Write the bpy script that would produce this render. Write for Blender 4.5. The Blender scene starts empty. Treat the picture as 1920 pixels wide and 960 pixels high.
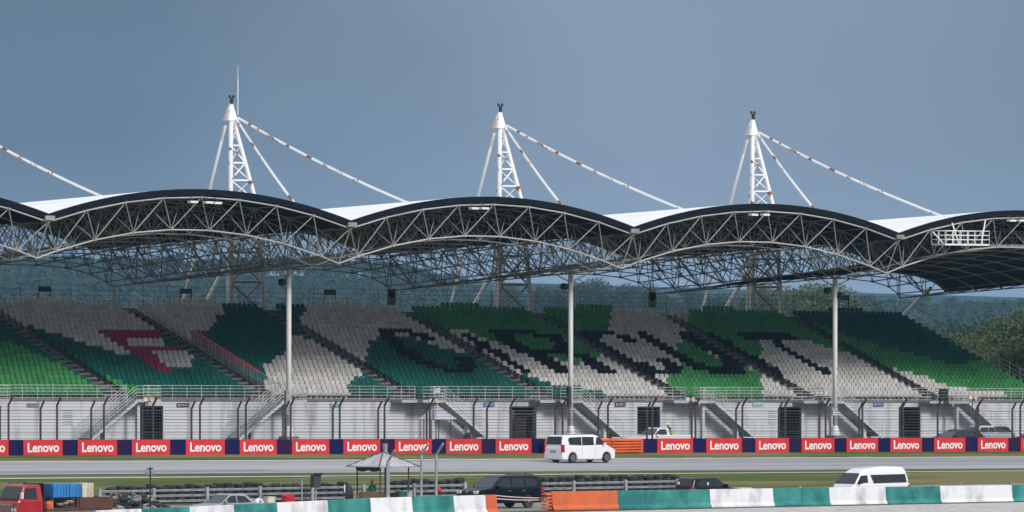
import bpy, bmesh, math, random
from math import sin, cos, pi, radians, sqrt, atan2
from mathutils import Vector, Matrix
random.seed(7)
S = bpy.context.scene
COL = S.collection

# ------------------------------------------------------------------ camera
FPX = 13500.0; HY = 620.0; CX = 960.0
SA, CA = sin(radians(40)), cos(radians(40))
cam = bpy.data.cameras.new('camera'); camo = bpy.data.objects.new('camera', cam); COL.objects.link(camo)
camo.location = (0, 0, 0); camo.rotation_euler = (radians(90), 0, radians(-40))
cam.sensor_width = 36; cam.lens = FPX/1920*36; cam.shift_y = (HY-480)/1920
cam.clip_start = 1; cam.clip_end = 40000
S.camera = camo

# ------------------------------------------------------------------ world and sun
W = bpy.data.worlds.new('World'); S.world = W; W.use_nodes = True
nt = W.node_tree; nt.nodes.clear(); N = nt.nodes.new; L = nt.links.new
out = N('ShaderNodeOutputWorld'); bg = N('ShaderNodeBackground'); L(bg.outputs[0], out.inputs[0])
geo = N('ShaderNodeNewGeometry'); tc = N('ShaderNodeTexCoord')
sky = N('ShaderNodeTexSky'); sky.sky_type = 'NISHITA'; sky.sun_disc = False
SUN_EL, SUN_AZ = radians(31), radians(175)      # azimuth of the direction towards the sun, clockwise from +Y
sky.sun_elevation = SUN_EL; sky.sun_rotation = SUN_AZ; sky.air_density = 1.5; sky.dust_density = 3
skm = N('ShaderNodeVectorMath'); skm.operation = 'SCALE'; L(sky.outputs[0], skm.inputs[0]); skm.inputs['Scale'].default_value = 0.10
sep = N('ShaderNodeSeparateXYZ'); L(tc.outputs['Generated'], sep.inputs[0])
# azimuth angle around the storm bank: dot with the viewing plane's right vector
dot = N('ShaderNodeVectorMath'); dot.operation = 'DOT_PRODUCT'; L(tc.outputs['Generated'], dot.inputs[0]); dot.inputs[1].default_value = (CA, -SA, 0)
noi = N('ShaderNodeTexNoise'); noi.inputs['Scale'].default_value = 14; noi.inputs['Detail'].default_value = 5; L(tc.outputs['Generated'], noi.inputs['Vector'])
nm = N('ShaderNodeMath'); nm.operation = 'MULTIPLY_ADD'; L(noi.outputs[0], nm.inputs[0]); nm.inputs[1].default_value = 0.09; L(dot.outputs['Value'], nm.inputs[2])
mr = N('ShaderNodeMapRange'); L(nm.outputs[0], mr.inputs[0]); mr.inputs[1].default_value = -0.05+0.045; mr.inputs[2].default_value = 0.08+0.045
ramp = N('ShaderNodeValToRGB'); L(mr.outputs[0], ramp.inputs[0])
cr = ramp.color_ramp
cr.elements[0].position = 0.0; cr.elements[0].color = (.124, .182, .265, 1)
cr.elements[1].position = 1.0; cr.elements[1].color = (.190, .252, .342, 1)
e = cr.elements.new(.22); e.color = (.180, .244, .340, 1)
e = cr.elements.new(.42); e.color = (.236, .300, .405, 1)
e = cr.elements.new(.65); e.color = (.218, .283, .385, 1)
# lighter strip right at the horizon
mz = N('ShaderNodeMapRange'); L(sep.outputs['Z'], mz.inputs[0]); mz.inputs[1].default_value = 0.0; mz.inputs[2].default_value = 0.026
low = N('ShaderNodeMixRGB'); L(mz.outputs[0], low.inputs[0]); low.inputs[1].default_value = (.31, .385, .50, 1); L(ramp.outputs[0], low.inputs[2])
pw = N('ShaderNodeMath'); pw.operation = 'POWER'; L(mz.outputs[0], pw.inputs[0]); pw.inputs[1].default_value = .45; L(pw.outputs[0], low.inputs[0])
# overcast dome higher up
ov = N('ShaderNodeMixRGB'); ov.inputs[0].default_value = .72; L(skm.outputs[0], ov.inputs[1]); ov.inputs[2].default_value = (1.0, 1.04, 1.12, 1)
ml = N('ShaderNodeMapRange'); L(sep.outputs['Z'], ml.inputs[0]); ml.inputs[1].default_value = 0.07; ml.inputs[2].default_value = 0.60
fin = N('ShaderNodeMixRGB'); L(ml.outputs[0], fin.inputs[0]); 
fd = N('ShaderNodeVectorMath'); fd.operation = 'DOT_PRODUCT'; L(tc.outputs['Generated'], fd.inputs[0]); fd.inputs[1].default_value = (SA, CA, 0)
fm = N('ShaderNodeMapRange'); L(fd.outputs['Value'], fm.inputs[0]); fm.inputs[1].default_value = .75; fm.inputs[2].default_value = -.2
lw_ = N('ShaderNodeMixRGB'); L(fm.outputs[0], lw_.inputs[0]); L(low.outputs[0], lw_.inputs[1]); lw_.inputs[2].default_value = (.50, .53, .58, 1)
L(lw_.outputs[0], fin.inputs[1]); L(ov.outputs[0], fin.inputs[2])
L(fin.outputs[0], bg.inputs[0]); bg.inputs[1].default_value = 1.07

sl = bpy.data.lights.new('sun', 'SUN'); sl.energy = 2.1; sl.angle = radians(13); sl.color = (1, .97, .92)
so = bpy.data.objects.new('sun', sl); COL.objects.link(so)
sd = Vector((sin(SUN_AZ)*cos(SUN_EL), cos(SUN_AZ)*cos(SUN_EL), sin(SUN_EL)))
so.rotation_euler = sd.to_track_quat('Z', 'Y').to_euler()
so.location = (300, 300, 80)
S.view_settings.view_transform = 'Standard'; S.view_settings.look = 'None'
S.view_settings.exposure = 0.0; S.view_settings.gamma = 1
S.view_settings.use_curve_mapping = False
S.render.engine = 'CYCLES'
S.cycles.volume_bounces = 1

# ------------------------------------------------------------------ frame of reference
# +X runs along the grandstand, +Y away behind it; the venue falls gently towards +X
def G(u):
    return -0.0078*(min(max(u, 150), 560)-355)
def px2u(x, v):                       # the point of plane Y=v seen at image column x
    xp = x-CX
    return (SA*FPX+CA*xp)/(CA*FPX-SA*xp)*v
def dist(u, v): return SA*u+CA*v
def scr(u, v, z):
    Z = SA*u+CA*v
    return CX+FPX*(CA*u-SA*v)/Z, HY-FPX*z/Z
def zy(y, u, v): return (HY-y)*dist(u, v)/FPX
def fromZ(x, Z):
    r = (x-CX)/FPX*Z
    return SA*Z+CA*r, CA*Z-SA*r
PROF = [(-4000, -12), (0, -11.2), (250, -10.05), (290, -9.88), (300, -9.85), (325, -9.85), (345, -9.82), (364, -9.69), (380, -9.14), (388, -8.86), (392, -8.93), (402, -8.93), (416, -8.75), (437, -8.45), (480, -8.5), (600, -9), (90000, -9)]
def lerp(a, b, t): return a+(b-a)*t
def sm(t):
    t = min(max(t, 0), 1); return t*t*(3-2*t)
def prof(v):
    for (a, za), (b, zb) in zip(PROF, PROF[1:]):
        if v <= b: return lerp(za, zb, (v-a)/(b-a))
    return PROF[-1][1]
def gz(u, v):
    b = min(max((v-325)/36, 0), 1)
    z = prof(v)+G(u)*b
    if v < 322: z -= .30*sm((242-u)/9)*sm((322-v)/8)
    Z = dist(u, v)
    if Z > 900:
        x = CX+FPX*(CA*u-SA*v)/Z
        H = lerp(1.02, .42, sm((x-640)/430))
        z = lerp(z, -9, sm((Z-900)/300)) + 45*H*sm((Z-2500)/2300)
        z += 25*sm((Z-5600)/1800)
    return z

# ------------------------------------------------------------------ materials
MATS = {}
def mat(name, col, rough=.6, var=.12, scale=1.5, col2=None, metal=0, stretch=(1, 1, 1), lo=.35, hi=.65, bump=0, spec=.5, detail=6, coat=0, pos=False):
    if name in MATS: return MATS[name]
    m = bpy.data.materials.new(name); m.use_nodes = True
    t = m.node_tree; b = t.nodes['Principled BSDF']
    b.inputs['Roughness'].default_value = rough; b.inputs['Metallic'].default_value = metal
    b.inputs['Specular IOR Level'].default_value = spec
    if coat: b.inputs['Coat Weight'].default_value = coat
    tcn = t.nodes.new('ShaderNodeTexCoord'); gn = t.nodes.new('ShaderNodeNewGeometry'); mp = t.nodes.new('ShaderNodeMapping'); mp.inputs['Scale'].default_value = stretch
    t.links.new(gn.outputs['Position'] if pos else tcn.outputs['Object'], mp.inputs[0])
    n = t.nodes.new('ShaderNodeTexNoise'); n.inputs['Scale'].default_value = scale; n.inputs['Detail'].default_value = detail
    t.links.new(mp.outputs[0], n.inputs['Vector'])
    r = t.nodes.new('ShaderNodeMapRange'); r.inputs[1].default_value = lo; r.inputs[2].default_value = hi
    t.links.new(n.outputs[0], r.inputs[0])
    mx = t.nodes.new('ShaderNodeMixRGB'); t.links.new(r.outputs[0], mx.inputs[0])
    c2 = col2 if col2 else tuple(c*(1-2*var) for c in col)
    mx.inputs[1].default_value = (*col, 1); mx.inputs[2].default_value = (*c2, 1)
    t.links.new(mx.outputs[0], b.inputs['Base Color'])
    if bump:
        bp = t.nodes.new('ShaderNodeBump'); bp.inputs['Strength'].default_value = bump; bp.inputs['Distance'].default_value = .05
        n2 = t.nodes.new('ShaderNodeTexNoise'); n2.inputs['Scale'].default_value = scale*8; t.links.new(mp.outputs[0], n2.inputs['Vector'])
        t.links.new(n2.outputs[0], bp.inputs['Height']); t.links.new(bp.outputs[0], b.inputs['Normal'])
    MATS[name] = m; return m

M = dict(
 grass=mat('grass', (.072, .104, .026), .95, 0, .16, (.185, .160, .075), stretch=(.35, 1, 1), lo=.42, hi=.60, bump=.4, spec=.1, detail=10),
 dirtgrass=mat('dirt_grass', (.05, .055, .03), .95, 0, .4, (.10, .085, .055), spec=.1),
 asphalt=mat('asphalt', (.38, .375, .385), .85, 0, .22, (.25, .25, .265), stretch=(.05, 1, 1), lo=.42, hi=.62, spec=.2, detail=5),
 road=mat('service_road', (.14, .14, .14), .9, .2, .3, spec=.2),
 yard=mat('yard', (.30, .285, .26), .95, 0, .5, (.20, .185, .16), bump=.4, spec=.1),
 gravel=mat('gravel', (.62, .60, .58), .95, 0, 2.2, (.40, .385, .36), bump=1, spec=.1),
 line=mat('painted_line', (.72, .72, .66), .7, .15, 2),
 kerbteal=mat('kerb_teal', (.12, .42, .38), .7, .1, 2),
 concrete=mat('concrete', (.26, .25, .25), .9, 0, .8, (.17, .165, .165)),
 conc_dark=mat('shaded_concrete', (.025, .024, .028), .9, .2, .8),  # aisle steps: shade between the seats mixed into the colour
 wall=mat('wall_paint', (.62, .64, .69), .8, 0, .5, (.24, .24, .24), stretch=(2.2, 2.2, .25), lo=.50, hi=.80),
 slab=mat('slab_paint', (.50, .51, .53), .8, 0, .5, (.30, .30, .31)),
 slabdark=mat('slab_edge', (.22, .22, .235), .85, 0, .6, (.13, .13, .14)),
 steptread=mat('step_tread', (.13, .12, .125), .9, 0, .8, (.08, .075, .08)),
 fasciadark=mat('fascia_dark', (.004, .008, .016), .7, .2, .5, spec=.15),
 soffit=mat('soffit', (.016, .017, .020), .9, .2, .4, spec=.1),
 membrane=mat('membrane', (.88, .89, .90), .6, 0, .5, (.70, .70, .70), stretch=(1.6, .25, 1), lo=.50, hi=.80),
 steel=mat('painted_steel', (.58, .585, .60), .55, 0, .35, (.46, .45, .43)),
 innersteel=mat('shade_grey_steel', (.40, .40, .40), .6, 0, .35, (.20, .19, .18)),  # same paint as the front steel, roof shade put into the darker grey
 mast=mat('mast_paint', (.84, .84, .84), .5, 0, 1.2, (.26, .085, .035), lo=.60, hi=.64, detail=5),
 mastw=mat('mast_white', (.80, .80, .79), .5, 0, .8, (.50, .40, .33), lo=.60, hi=.70),
 rust=mat('rusted_cable', (.82, .81, .79), .6, 0, 1.1, (.22, .07, .03), lo=.56, hi=.60, detail=5),
 column=mat('column_paint', (.82, .82, .82), .5, 0, .9, (.60, .58, .55), stretch=(1, 1, .3), lo=.45, hi=.75),
 rail=mat('rail_pipe', (.62, .63, .66), .45, .1, 1),
 black=mat('black_plastic', (.012, .012, .014), .5, .2, 2),
 post=mat('fence_post', (.035, .038, .045), .7, 0, 1.5, (.075, .05, .04)),
 wire=mat('fence_wire', (.10, .105, .12), .6, .1, 1),
 navy=mat('navy_banner', (.004, .006, .070), .6, 0, .25, (.030, .006, .04), lo=.45, hi=.6, spec=.15),
 red=mat('red_banner', (.68, .022, .030), .45, 0, .9, (.50, .022, .03), pos=True, lo=.42, hi=.7),
 white=mat('white_print', (.86, .86, .86), .5, .03, 1),
 orange=mat('orange_plastic', (.80, .16, .035), .5, .12, 1.5),
 orangepaint=mat('orange_paint', (.68, .13, .035), .75, 0, 1.0, (.46, .11, .05), lo=.42, hi=.72, pos=True),
 teal=mat('teal_paint', (.010, .150, .150), .75, 0, .9, (.045, .29, .260), lo=.38, hi=.66, bump=.3, pos=True),
 whitepaint=mat('white_paint', (.78, .78, .82), .75, 0, 1.1, (.46, .46, .49), stretch=(1, 1, .6), lo=.47, hi=.72, bump=.3, pos=True),
 galv=mat('galvanised', (.42, .44, .47), .5, 0, 2.5, (.26, .27, .29), metal=.3),
 rubber=mat('rubber', (.014, .014, .016), .75, 0, 4, (.06, .06, .06), lo=.5, hi=.75),
 tyregrey=mat('worn_tyre', (.33, .31, .29), .8, 0, 2, (.05, .045, .04), lo=.42, hi=.6),
 glass=mat('dark_glass', (.012, .018, .026), .06, .1, 1, spec=.5),
 carwhite=mat('white_car_paint', (.80, .80, .82), .3, .02, 1, coat=.6),
 carblack=mat('black_car_paint', (.004, .007, .016), .3, .1, 1, coat=.08, spec=.2),
 cardark=mat('dark_car_paint', (.008, .010, .014), .3, .1, 1, coat=.08, spec=.2),
 carsilver=mat('silver_car_paint', (.34, .36, .40), .3, .05, 1, metal=.4, coat=.6),
 carpale=mat('pale_car_paint', (.52, .58, .64), .3, .05, 1, metal=.3, coat=.6),
 carmaroon=mat('maroon_car_paint', (.045, .010, .012), .3, .1, 1, coat=.08, spec=.2),
 truckred=mat('truck_red', (.42, .010, .022), .35, .12, 2, coat=.3),
 rustbrown=mat('rust_brown_board', (.11, .045, .032), .8, 0, 1.5, (.07, .025, .02)),
 bluetub=mat('blue_plastic', (.03, .22, .58), .5, .15, 2),
 cream=mat('cream_plastic', (.66, .62, .52), .6, 0, 2, (.42, .33, .22)),
 chrome=mat('chrome', (.6, .62, .64), .2, .05, 2, metal=.9),
 rim=mat('alloy_rim', (.20, .20, .21), .35, .1, 3, metal=.6),
 lampred=mat('red_lens', (.45, .008, .02), .2, .05, 2),
 lamp=mat('clear_lens', (.7, .72, .72), .15, .05, 2),
 zinc=mat('corrugated_sheet', (.52, .52, .54), .55, 0, 1.2, (.36, .36, .38)),
 hivis=mat('hi_vis_cloth', (.42, .68, .06), .8, .1, 3),
 darkcloth=mat('dark_cloth', (.02, .024, .034), .9, .2, 3),
 skin=mat('skin', (.28, .15, .09), .6, .05, 3),
 yellow=mat('yellow_cap', (.80, .40, .02), .6, .05, 3),
 wood=mat('brown_board', (.16, .10, .055), .8, .2, 2),
 greencloth=mat('green_cloth', (.02, .13, .09), .9, .2, 3),
 redplastic=mat('red_plastic', (.60, .012, .025), .45, .15, 3),
 signblue=mat('blue_sign', (.02, .11, .42), .5, .05, 2),
 signgreen=mat('green_sign', (.25, .55, .46), .5, .05, 2),
 signpale=mat('pale_sign', (.42, .36, .40), .6, .1, 2),
 signkhaki=mat('khaki_sign', (.20, .18, .13), .7, .1, 2),
 bark=mat('bark', (.10, .075, .05), .9, .2, 3),
 palm=mat('palm_leaf', (.014, .036, .022), .7, 0, .5, (.030, .060, .030), lo=.4, hi=.6, spec=.2),
 leaf=mat('leaf', (.062, .095, .032), .7, 0, .5, (.10, .13, .05), lo=.4, hi=.6, spec=.2),
 leafdark=mat('dark_leaf', (.022, .045, .022), .7, 0, .5, (.045, .070, .03), lo=.4, hi=.6, spec=.2),
 seatW=mat('seat_grey', (.62, .60, .58), .6, .14, 1.1, spec=.25, pos=True, detail=2),
 seatG=mat('seat_green', (.050, .27, .080), .6, .16, 1.1, spec=.2, pos=True, detail=2),
 seatD=mat('seat_teal', (.002, .110, .088), .6, .16, 1.1, spec=.15, pos=True, detail=2),
 seatN=mat('seat_navy', (.0015, .004, .011), .6, .1, 1.1, spec=.1, pos=True, detail=2),
 seatR=mat('seat_crimson', (.34, .015, .075), .6, .16, 1.1, spec=.2, pos=True, detail=2),
 pink=mat('tape', (.75, .35, .38), .6, .1, 3),
)

# ------------------------------------------------------------------ mesh builder
class MB:
    def __init__(s): s.v = []; s.f = []; s.m = []; s.mi = 0
    def face(s, pts):
        b = len(s.v); s.v += [tuple(p) for p in pts]; s.f.append(tuple(range(b, b+len(pts)))); s.m.append(s.mi)
    def box(s, x0, x1, y0, y1, z0, z1, fn=None):
        c = [(x, y, z) for x in (x0, x1) for y in (y0, y1) for z in (z0, z1)]
        if fn: c = [fn(*p) for p in c]
        b = len(s.v); s.v += c
        for q in ((0, 1, 3, 2), (4, 6, 7, 5), (0, 4, 5, 1), (2, 3, 7, 6), (0, 2, 6, 4), (1, 5, 7, 3)):
            s.f.append(tuple(b+i for i in q)); s.m.append(s.mi)
        return s
    def tube(s, p0, p1, r, n=6, r1=None, cap=True):
        p0 = Vector(p0); p1 = Vector(p1); d = p1-p0
        if d.length < 1e-6: return s
        r1 = r if r1 is None else r1
        q = d.to_track_quat('Z', 'Y'); b = len(s.v)
        for i in range(n):
            a = 2*pi*i/n; o = q @ Vector((cos(a), sin(a), 0))
            s.v.append(tuple(p0+o*r)); s.v.append(tuple(p1+o*r1))
        for i in range(n):
            j = (i+1) % n
            s.f.append((b+2*i, b+2*j, b+2*j+1, b+2*i+1)); s.m.append(s.mi)
        if cap:
            s.f.append(tuple(b+2*i for i in range(n-1, -1, -1))); s.m.append(s.mi)
            s.f.append(tuple(b+2*i+1 for i in range(n))); s.m.append(s.mi)
        return s
    def path(s, pts, r, n=6):
        for a, b in zip(pts, pts[1:]): s.tube(a, b, r, n)
        return s
    def lathe(s, prof, c=(0, 0, 0), n=14, axis='z'):
        b = len(s.v)
        for (r, h) in prof:
            for i in range(n):
                a = 2*pi*i/n
                if axis == 'z': p = (c[0]+r*cos(a), c[1]+r*sin(a), c[2]+h)
                elif axis == 'y': p = (c[0]+r*cos(a), c[1]+h, c[2]+r*sin(a))
                else: p = (c[0]+h, c[1]+r*cos(a), c[2]+r*sin(a))
                s.v.append(p)
        for k in range(len(prof)-1):
            for i in range(n):
                j = (i+1) % n
                s.f.append((b+k*n+i, b+k*n+j, b+(k+1)*n+j, b+(k+1)*n+i)); s.m.append(s.mi)
        for k in (0, len(prof)-1):
            if prof[k][0] > 1e-4:
                s.f.append(tuple(b+k*n+i for i in range(n))); s.m.append(s.mi)
        return s
    def prism(s, poly, y0, y1, f0=None, f1=None):      # polygon in (x,z) pushed from y0 to y1
        a = [(x, y0 if f0 is None else f0(x, z), z) for x, z in poly]
        c = [(x, y1 if f1 is None else f1(x, z), z) for x, z in poly]
        b = len(s.v); n = len(poly); s.v += a+c
        s.f.append(tuple(b+i for i in range(n-1, -1, -1))); s.m.append(s.mi)
        s.f.append(tuple(b+n+i for i in range(n))); s.m.append(s.mi)
        for i in range(n):
            j = (i+1) % n
            s.f.append((b+i, b+j, b+n+j, b+n+i)); s.m.append(s.mi)
        return s
    def mesh(s, name, mats):
        me = bpy.data.meshes.new(name); me.from_pydata(s.v, [], s.f)
        for m in (mats if isinstance(mats, (list, tuple)) else [mats]): me.materials.append(m)
        if s.mi or any(s.m): me.polygons.foreach_set('material_index', s.m)
        bm = bmesh.new(); bm.from_mesh(me); bmesh.ops.recalc_face_normals(bm, faces=bm.faces); bm.to_mesh(me); bm.free()
        me.update(); return me
    def build(s, name, mats, parent=None, smooth=False, bevel=0, **kw):
        me = s.mesh(name, mats)
        if smooth: me.polygons.foreach_set('use_smooth', [True]*len(me.polygons))
        o = bpy.data.objects.new(name, me); COL.objects.link(o)
        if parent: o.parent = parent
        if bevel:
            md = o.modifiers.new('bevel', 'BEVEL'); md.width = bevel; md.segments = 2; md.limit_method = 'ANGLE'; md.angle_limit = radians(28)
        for k, val in kw.items():
            if k == 'loc': o.location = val
            elif k == 'rz': o.rotation_euler.z = val
            else: o[{'cat': 'category'}.get(k, k)] = val
        return o
def thing(name, label, cat, loc=(0, 0, 0), rz=0, group=None):
    o = bpy.data.objects.new(name, None); COL.objects.link(o); o.empty_display_size = .3
    o.location = loc; o.rotation_euler.z = rz; o['label'] = label; o['category'] = cat
    if group: o['group'] = group
    return o
def copy_tree(o, parent=None, **kw):
    c = o.copy(); COL.objects.link(c); c.parent = parent
    for ch in [k for k in o.children]: copy_tree(ch, c)
    for k, val in kw.items():
        if k == 'loc': c.location = val
        elif k == 'rz': c.rotation_euler.z = val
        else: c[{'cat': 'category'}.get(k, k)] = val
    return c
def text_mesh(txt, size, ext=.004, off=0.0, mtl=None, name='lettering', parent=None, loc=(0, 0, 0), rz=0, width=None):
    cu = bpy.data.curves.new('t', 'FONT'); cu.body = txt; cu.size = size; cu.extrude = ext; cu.offset = off
    cu.align_x = 'CENTER'; cu.align_y = 'CENTER'; cu.resolution_u = 4
    to = bpy.data.objects.new('t', cu); COL.objects.link(to)
    dg = bpy.context.evaluated_depsgraph_get(); me = bpy.data.meshes.new_from_object(to.evaluated_get(dg))
    bpy.data.objects.remove(to)
    me.name = name; me.materials.clear(); me.materials.append(mtl)
    xs = [v.co.x for v in me.vertices]
    k = (width/(max(xs)-min(xs))) if width and xs else 1
    for v in me.vertices: v.co = (v.co.x*k, -v.co.z, v.co.y)    # stands up, faces -Y
    o = bpy.data.objects.new(name, me); COL.objects.link(o); o.parent = parent; o.location = loc; o.rotation_euler.z = rz
    return o
ORD = ['first', 'second', 'third', 'fourth', 'fifth', 'sixth', 'seventh', 'eighth', 'ninth', 'tenth', 'eleventh', 'twelfth', 'thirteenth', 'fourteenth', 'fifteenth', 'sixteenth', 'seventeenth', 'eighteenth', 'nineteenth', 'twentieth', 'twenty-first', 'twenty-second', 'twenty-third', 'twenty-fourth', 'twenty-fifth', 'twenty-sixth', 'twenty-seventh', 'twenty-eighth', 'twenty-ninth', 'thirtieth', 'thirty-first']

# ------------------------------------------------------------------ ground
def strip(name, v0, v1, dz, m, u0=120, u1=620, du=10, kind='structure', **kw):
    vs = sorted({v0, v1} | {a for a, _ in PROF if v0 < a < v1} | {v0+(v1-v0)*i/4 for i in range(5)})
    us = [u0+(u1-u0)*i/int((u1-u0)/du) for i in range(int((u1-u0)/du)+1)]
    b = MB(); b.v = [(u, v, gz(u, v)+dz) for v in vs for u in us]; n = len(us)
    for i in range(len(vs)-1):
        for j in range(n-1): b.f.append((i*n+j, i*n+j+1, (i+1)*n+j+1, (i+1)*n+j)); b.m.append(0)
    return b.build(name, m, kind=kind, **kw)
def ground():
    us = [-9000, -4000, -1500, -500, 0, 100]+[150+i*10 for i in range(42)]+[620, 700, 850]+[1000+i*120 for i in range(20)]+[3600, 4500, 6000, 8000, 12000, 20000]
    vs = [-4000, -1000, -200, 0, 100, 200, 250, 270, 290, 300, 310, 325, 335, 345, 355, 364, 380, 388, 395, 410, 437, 480, 540, 600, 700, 850]+[1000+i*110 for i in range(20)]+[3400, 3800, 4300, 5000, 6000, 8000, 12000, 20000]
    b = MB(); n = len(us); b.v = [(u, v, gz(u, v)) for v in vs for u in us]
    for i in range(len(vs)-1):
        for j in range(n-1): b.f.append((i*n+j, i*n+j+1, (i+1)*n+j+1, (i+1)*n+j)); b.m.append(0)
    for q, f in enumerate(b.f):
        u, v, _ = b.v[f[0]]
        if dist(u, v) > 1300: b.m[q] = 1
    b.m[0] = b.m[0]
    g_ = b.build('ground', [M['grass'], mat('forest_floor', (.018, .036, .020), .95, .2, .02, spec=.05)], kind='structure')
ground()
strip('track', 364, 380, .008, M['asphalt'])
M['streak'] = mat('rubbered_asphalt', (.23, .23, .245), .85, 0, .3, (.31, .305, .315), stretch=(.04, 1, 1), lo=.42, hi=.62, spec=.2)
for v0_, v1_, ua_, ub_2 in ((374.4, 375.6, 325, 470), (376.9, 377.7, 330, 470), (366.5, 368.3, 200, 288), (371.6, 372.2, 300, 400)):
    strip('tyre_streak', v0_, v1_, .012, M['streak'], ua_, ub_2)
strip('track_line', 379.3, 380.1, .016, M['line'])
strip('near_track_line', 364.0, 364.25, .016, M['line'])
strip('verge_line', 357.2, 358.2, .012, M['line'])
strip('service_road', 396, 436.8, .008, M['dirtgrass'])
strip('yard', 288, 323, .008, M['yard'], 150, 500)
strip('wall_foot', 297.6, 300.4, .012, M['dirtgrass'], 234, 560)
strip('gravel_bed', 120, 297.6, .02, M['gravel'], 234, 560)
for (x0, x1) in [(1150, 1235), (1290, 1340), (1420, 1520), (820, 870), (1600, 1640)]:
    strip('kerb', 380.1, 380.7, .03, M['kerbteal'], px2u(x0, 380), px2u(x1, 380), 2)

# ------------------------------------------------------------------ grandstand
LB = 28.25; U0 = 311.6                       # bay length, first valley
VW = 437.0; VS0 = 439.0; NR = 22; RP = .8333; RH = .3214; ZD = -5.4   # wall plane, first row, rows
AIS = [U0+LB*.5*k+3.5+.0 for k in range(-2, 9)]
AIS = [343.4+14.12*k for k in range(-4, 6)]
UEND = 428.1; USTART = 286.0
stand = thing('grandstand', 'long concrete grandstand with tiered seat rows behind the race track', 'grandstand', (355, VW, prof(437)))
OZ = prof(437)
def gs(u, v, z): return (u-355, v-VW, z+G(u)-OZ)       # to the stand's own frame
def row_z(r): return ZD+.05+RH*r
# terrace
b = MB()
segs = [USTART+(UEND-USTART)*i/12 for i in range(13)]
for a, c in zip(segs, segs[1:]):
    for r in range(NR):
        v0 = VS0-.15+RP*r
        if r == 0: v0 = VW+.9
        b.box(a, c, v0, VS0-.15+RP*(r+1), ZD-.3+RH*(r-1), row_z(r), gs)
b.build('terrace', M['concrete'], stand)
b = MB(); VR = VS0-.15+RP*NR
for a, c in zip(segs, segs[1:]):
    b.box(a, c, VR, VR+1.2, -9, row_z(NR-1)+.3, gs)
b.build('rear_wall', M['concrete'], stand)
b = MB()
b.prism([(0, 0)], 0, 0) if False else None
pts = [(VS0-.15, -8.6), (VR+1.2, -8.6), (VR+1.2, row_z(NR)-.2)] + [(VS0-.15, row_z(0)+.02)]
b.v = [gs(u, v, z) for u in (UEND, UEND+.25) for v, z in pts]
b.f = [(0, 1, 2, 3), (7, 6, 5, 4), (0, 4, 5, 1), (1, 5, 6, 2), (2, 6, 7, 3), (3, 7, 4, 0)]; b.m = [0]*6
b.build('end_wall', M['concrete'], stand)
# walkway slab and base wall
b = MB()
for a, c in zip(segs, segs[1:]): b.box(a, c, VW-.12, VW+.9, ZD-.12, ZD, gs)
b.build('walkway_slab', M['slabdark'], stand)
# base wall split round the doors
DOORS = [(258, 306), (955, 1003), (1195, 1238), (1460, 1503), (1685, 1726), (-20, 2)]
dus = sorted((px2u(a, VW), px2u(c, VW)) for a, c in DOORS)
b = MB(); cur = USTART
def wallseg(a, c, z0, z1):
    k = max(1, int((c-a)/8))
    for i in range(k):
        b.box(lerp(a, c, i/k), lerp(a, c, (i+1)/k), VW, VW+.25, z0, z1, gs)
for a, c in dus:
    wallseg(cur, a, -8.6, ZD-.12); wallseg(a, c, -8.45+2.55, ZD-.12); cur = c
wallseg(cur, UEND+6, -8.6, ZD-.12)
b.build('base_wall', M['wall'], stand)
for k, (a, c) in enumerate(dus):
    b = MB(); b.box(a-.2, c+.2, VW+2.0, VW+2.1, -8.45, -5.8, gs)
    d = b.build('doorway_shade', M['black'], stand)  # black sheet stands in for the shade inside the opening
    b = MB()
    n = 9
    for i in range(n+1):
        u = lerp(a+.04, c-.04, i/n); b.box(u-.02, u+.02, VW+.1, VW+.14, -8.43, -5.95, gs)
    for z in (-8.3, -7.2, -6.0): b.box(a, c, VW+.14, VW+.18, z, z+.06, gs)
    b.build('gate', M['black'], d)
# louvred vents
for x in (426, 118, 575, 1215 if False else 1440):
    b = MB(); u = px2u(x, VW)
    for i in range(7): b.box(u, u+.85, VW-.03, VW-.003, -6.3-.17*i, -6.22-.17*i, gs)
    b.build('vent', M['slab'], stand)
# aisle steps (half steps between the rows), dark colours hold the shade between seats
for k, au in enumerate(AIS):
    b = MB()
    for r in range(NR):
        v0 = VS0-.15+RP*r; z = row_z(r)
        b.mi = 0; b.box(au-.6, au+.6, v0-.42, v0-.003, z-RH-.003, z-RH/2, gs)
        b.mi = 1; b.box(au-.6, au+.6, v0-.05, v0+.4, z-.02, z+.006, gs)
    b.build('aisle_steps', [M['conc_dark'], M['steptread']], stand)
# front railing, one part between two aisles
def rail_run(b, pts, hs, r=.022, step=1.4, post_h=1.05, n=5):
    for h in hs: b.path([(x, y, z+h) for x, y, z in pts], r, n)
    for (p, q) in zip(pts, pts[1:]):
        k = max(1, round((Vector(q)-Vector(p)).length/step))
        for i in range(k+1):
            w = Vector(p).lerp(Vector(q), i/k); b.tube(w, w+Vector((0, 0, post_h)), r, n)
for k, au in enumerate(AIS):
    a, c = au+.8, (AIS[k+1]-.8 if k+1 < len(AIS) else UEND)
    a = max(a, USTART); c = min(c, UEND)
    if c-a < 2: continue
    b = MB(); rail_run(b, [gs(a, VW-.06, ZD), gs(c, VW-.06, ZD)], (1.05, .82, .58, .34, .1))
    b.build('railing', M['rail'], stand)
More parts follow.
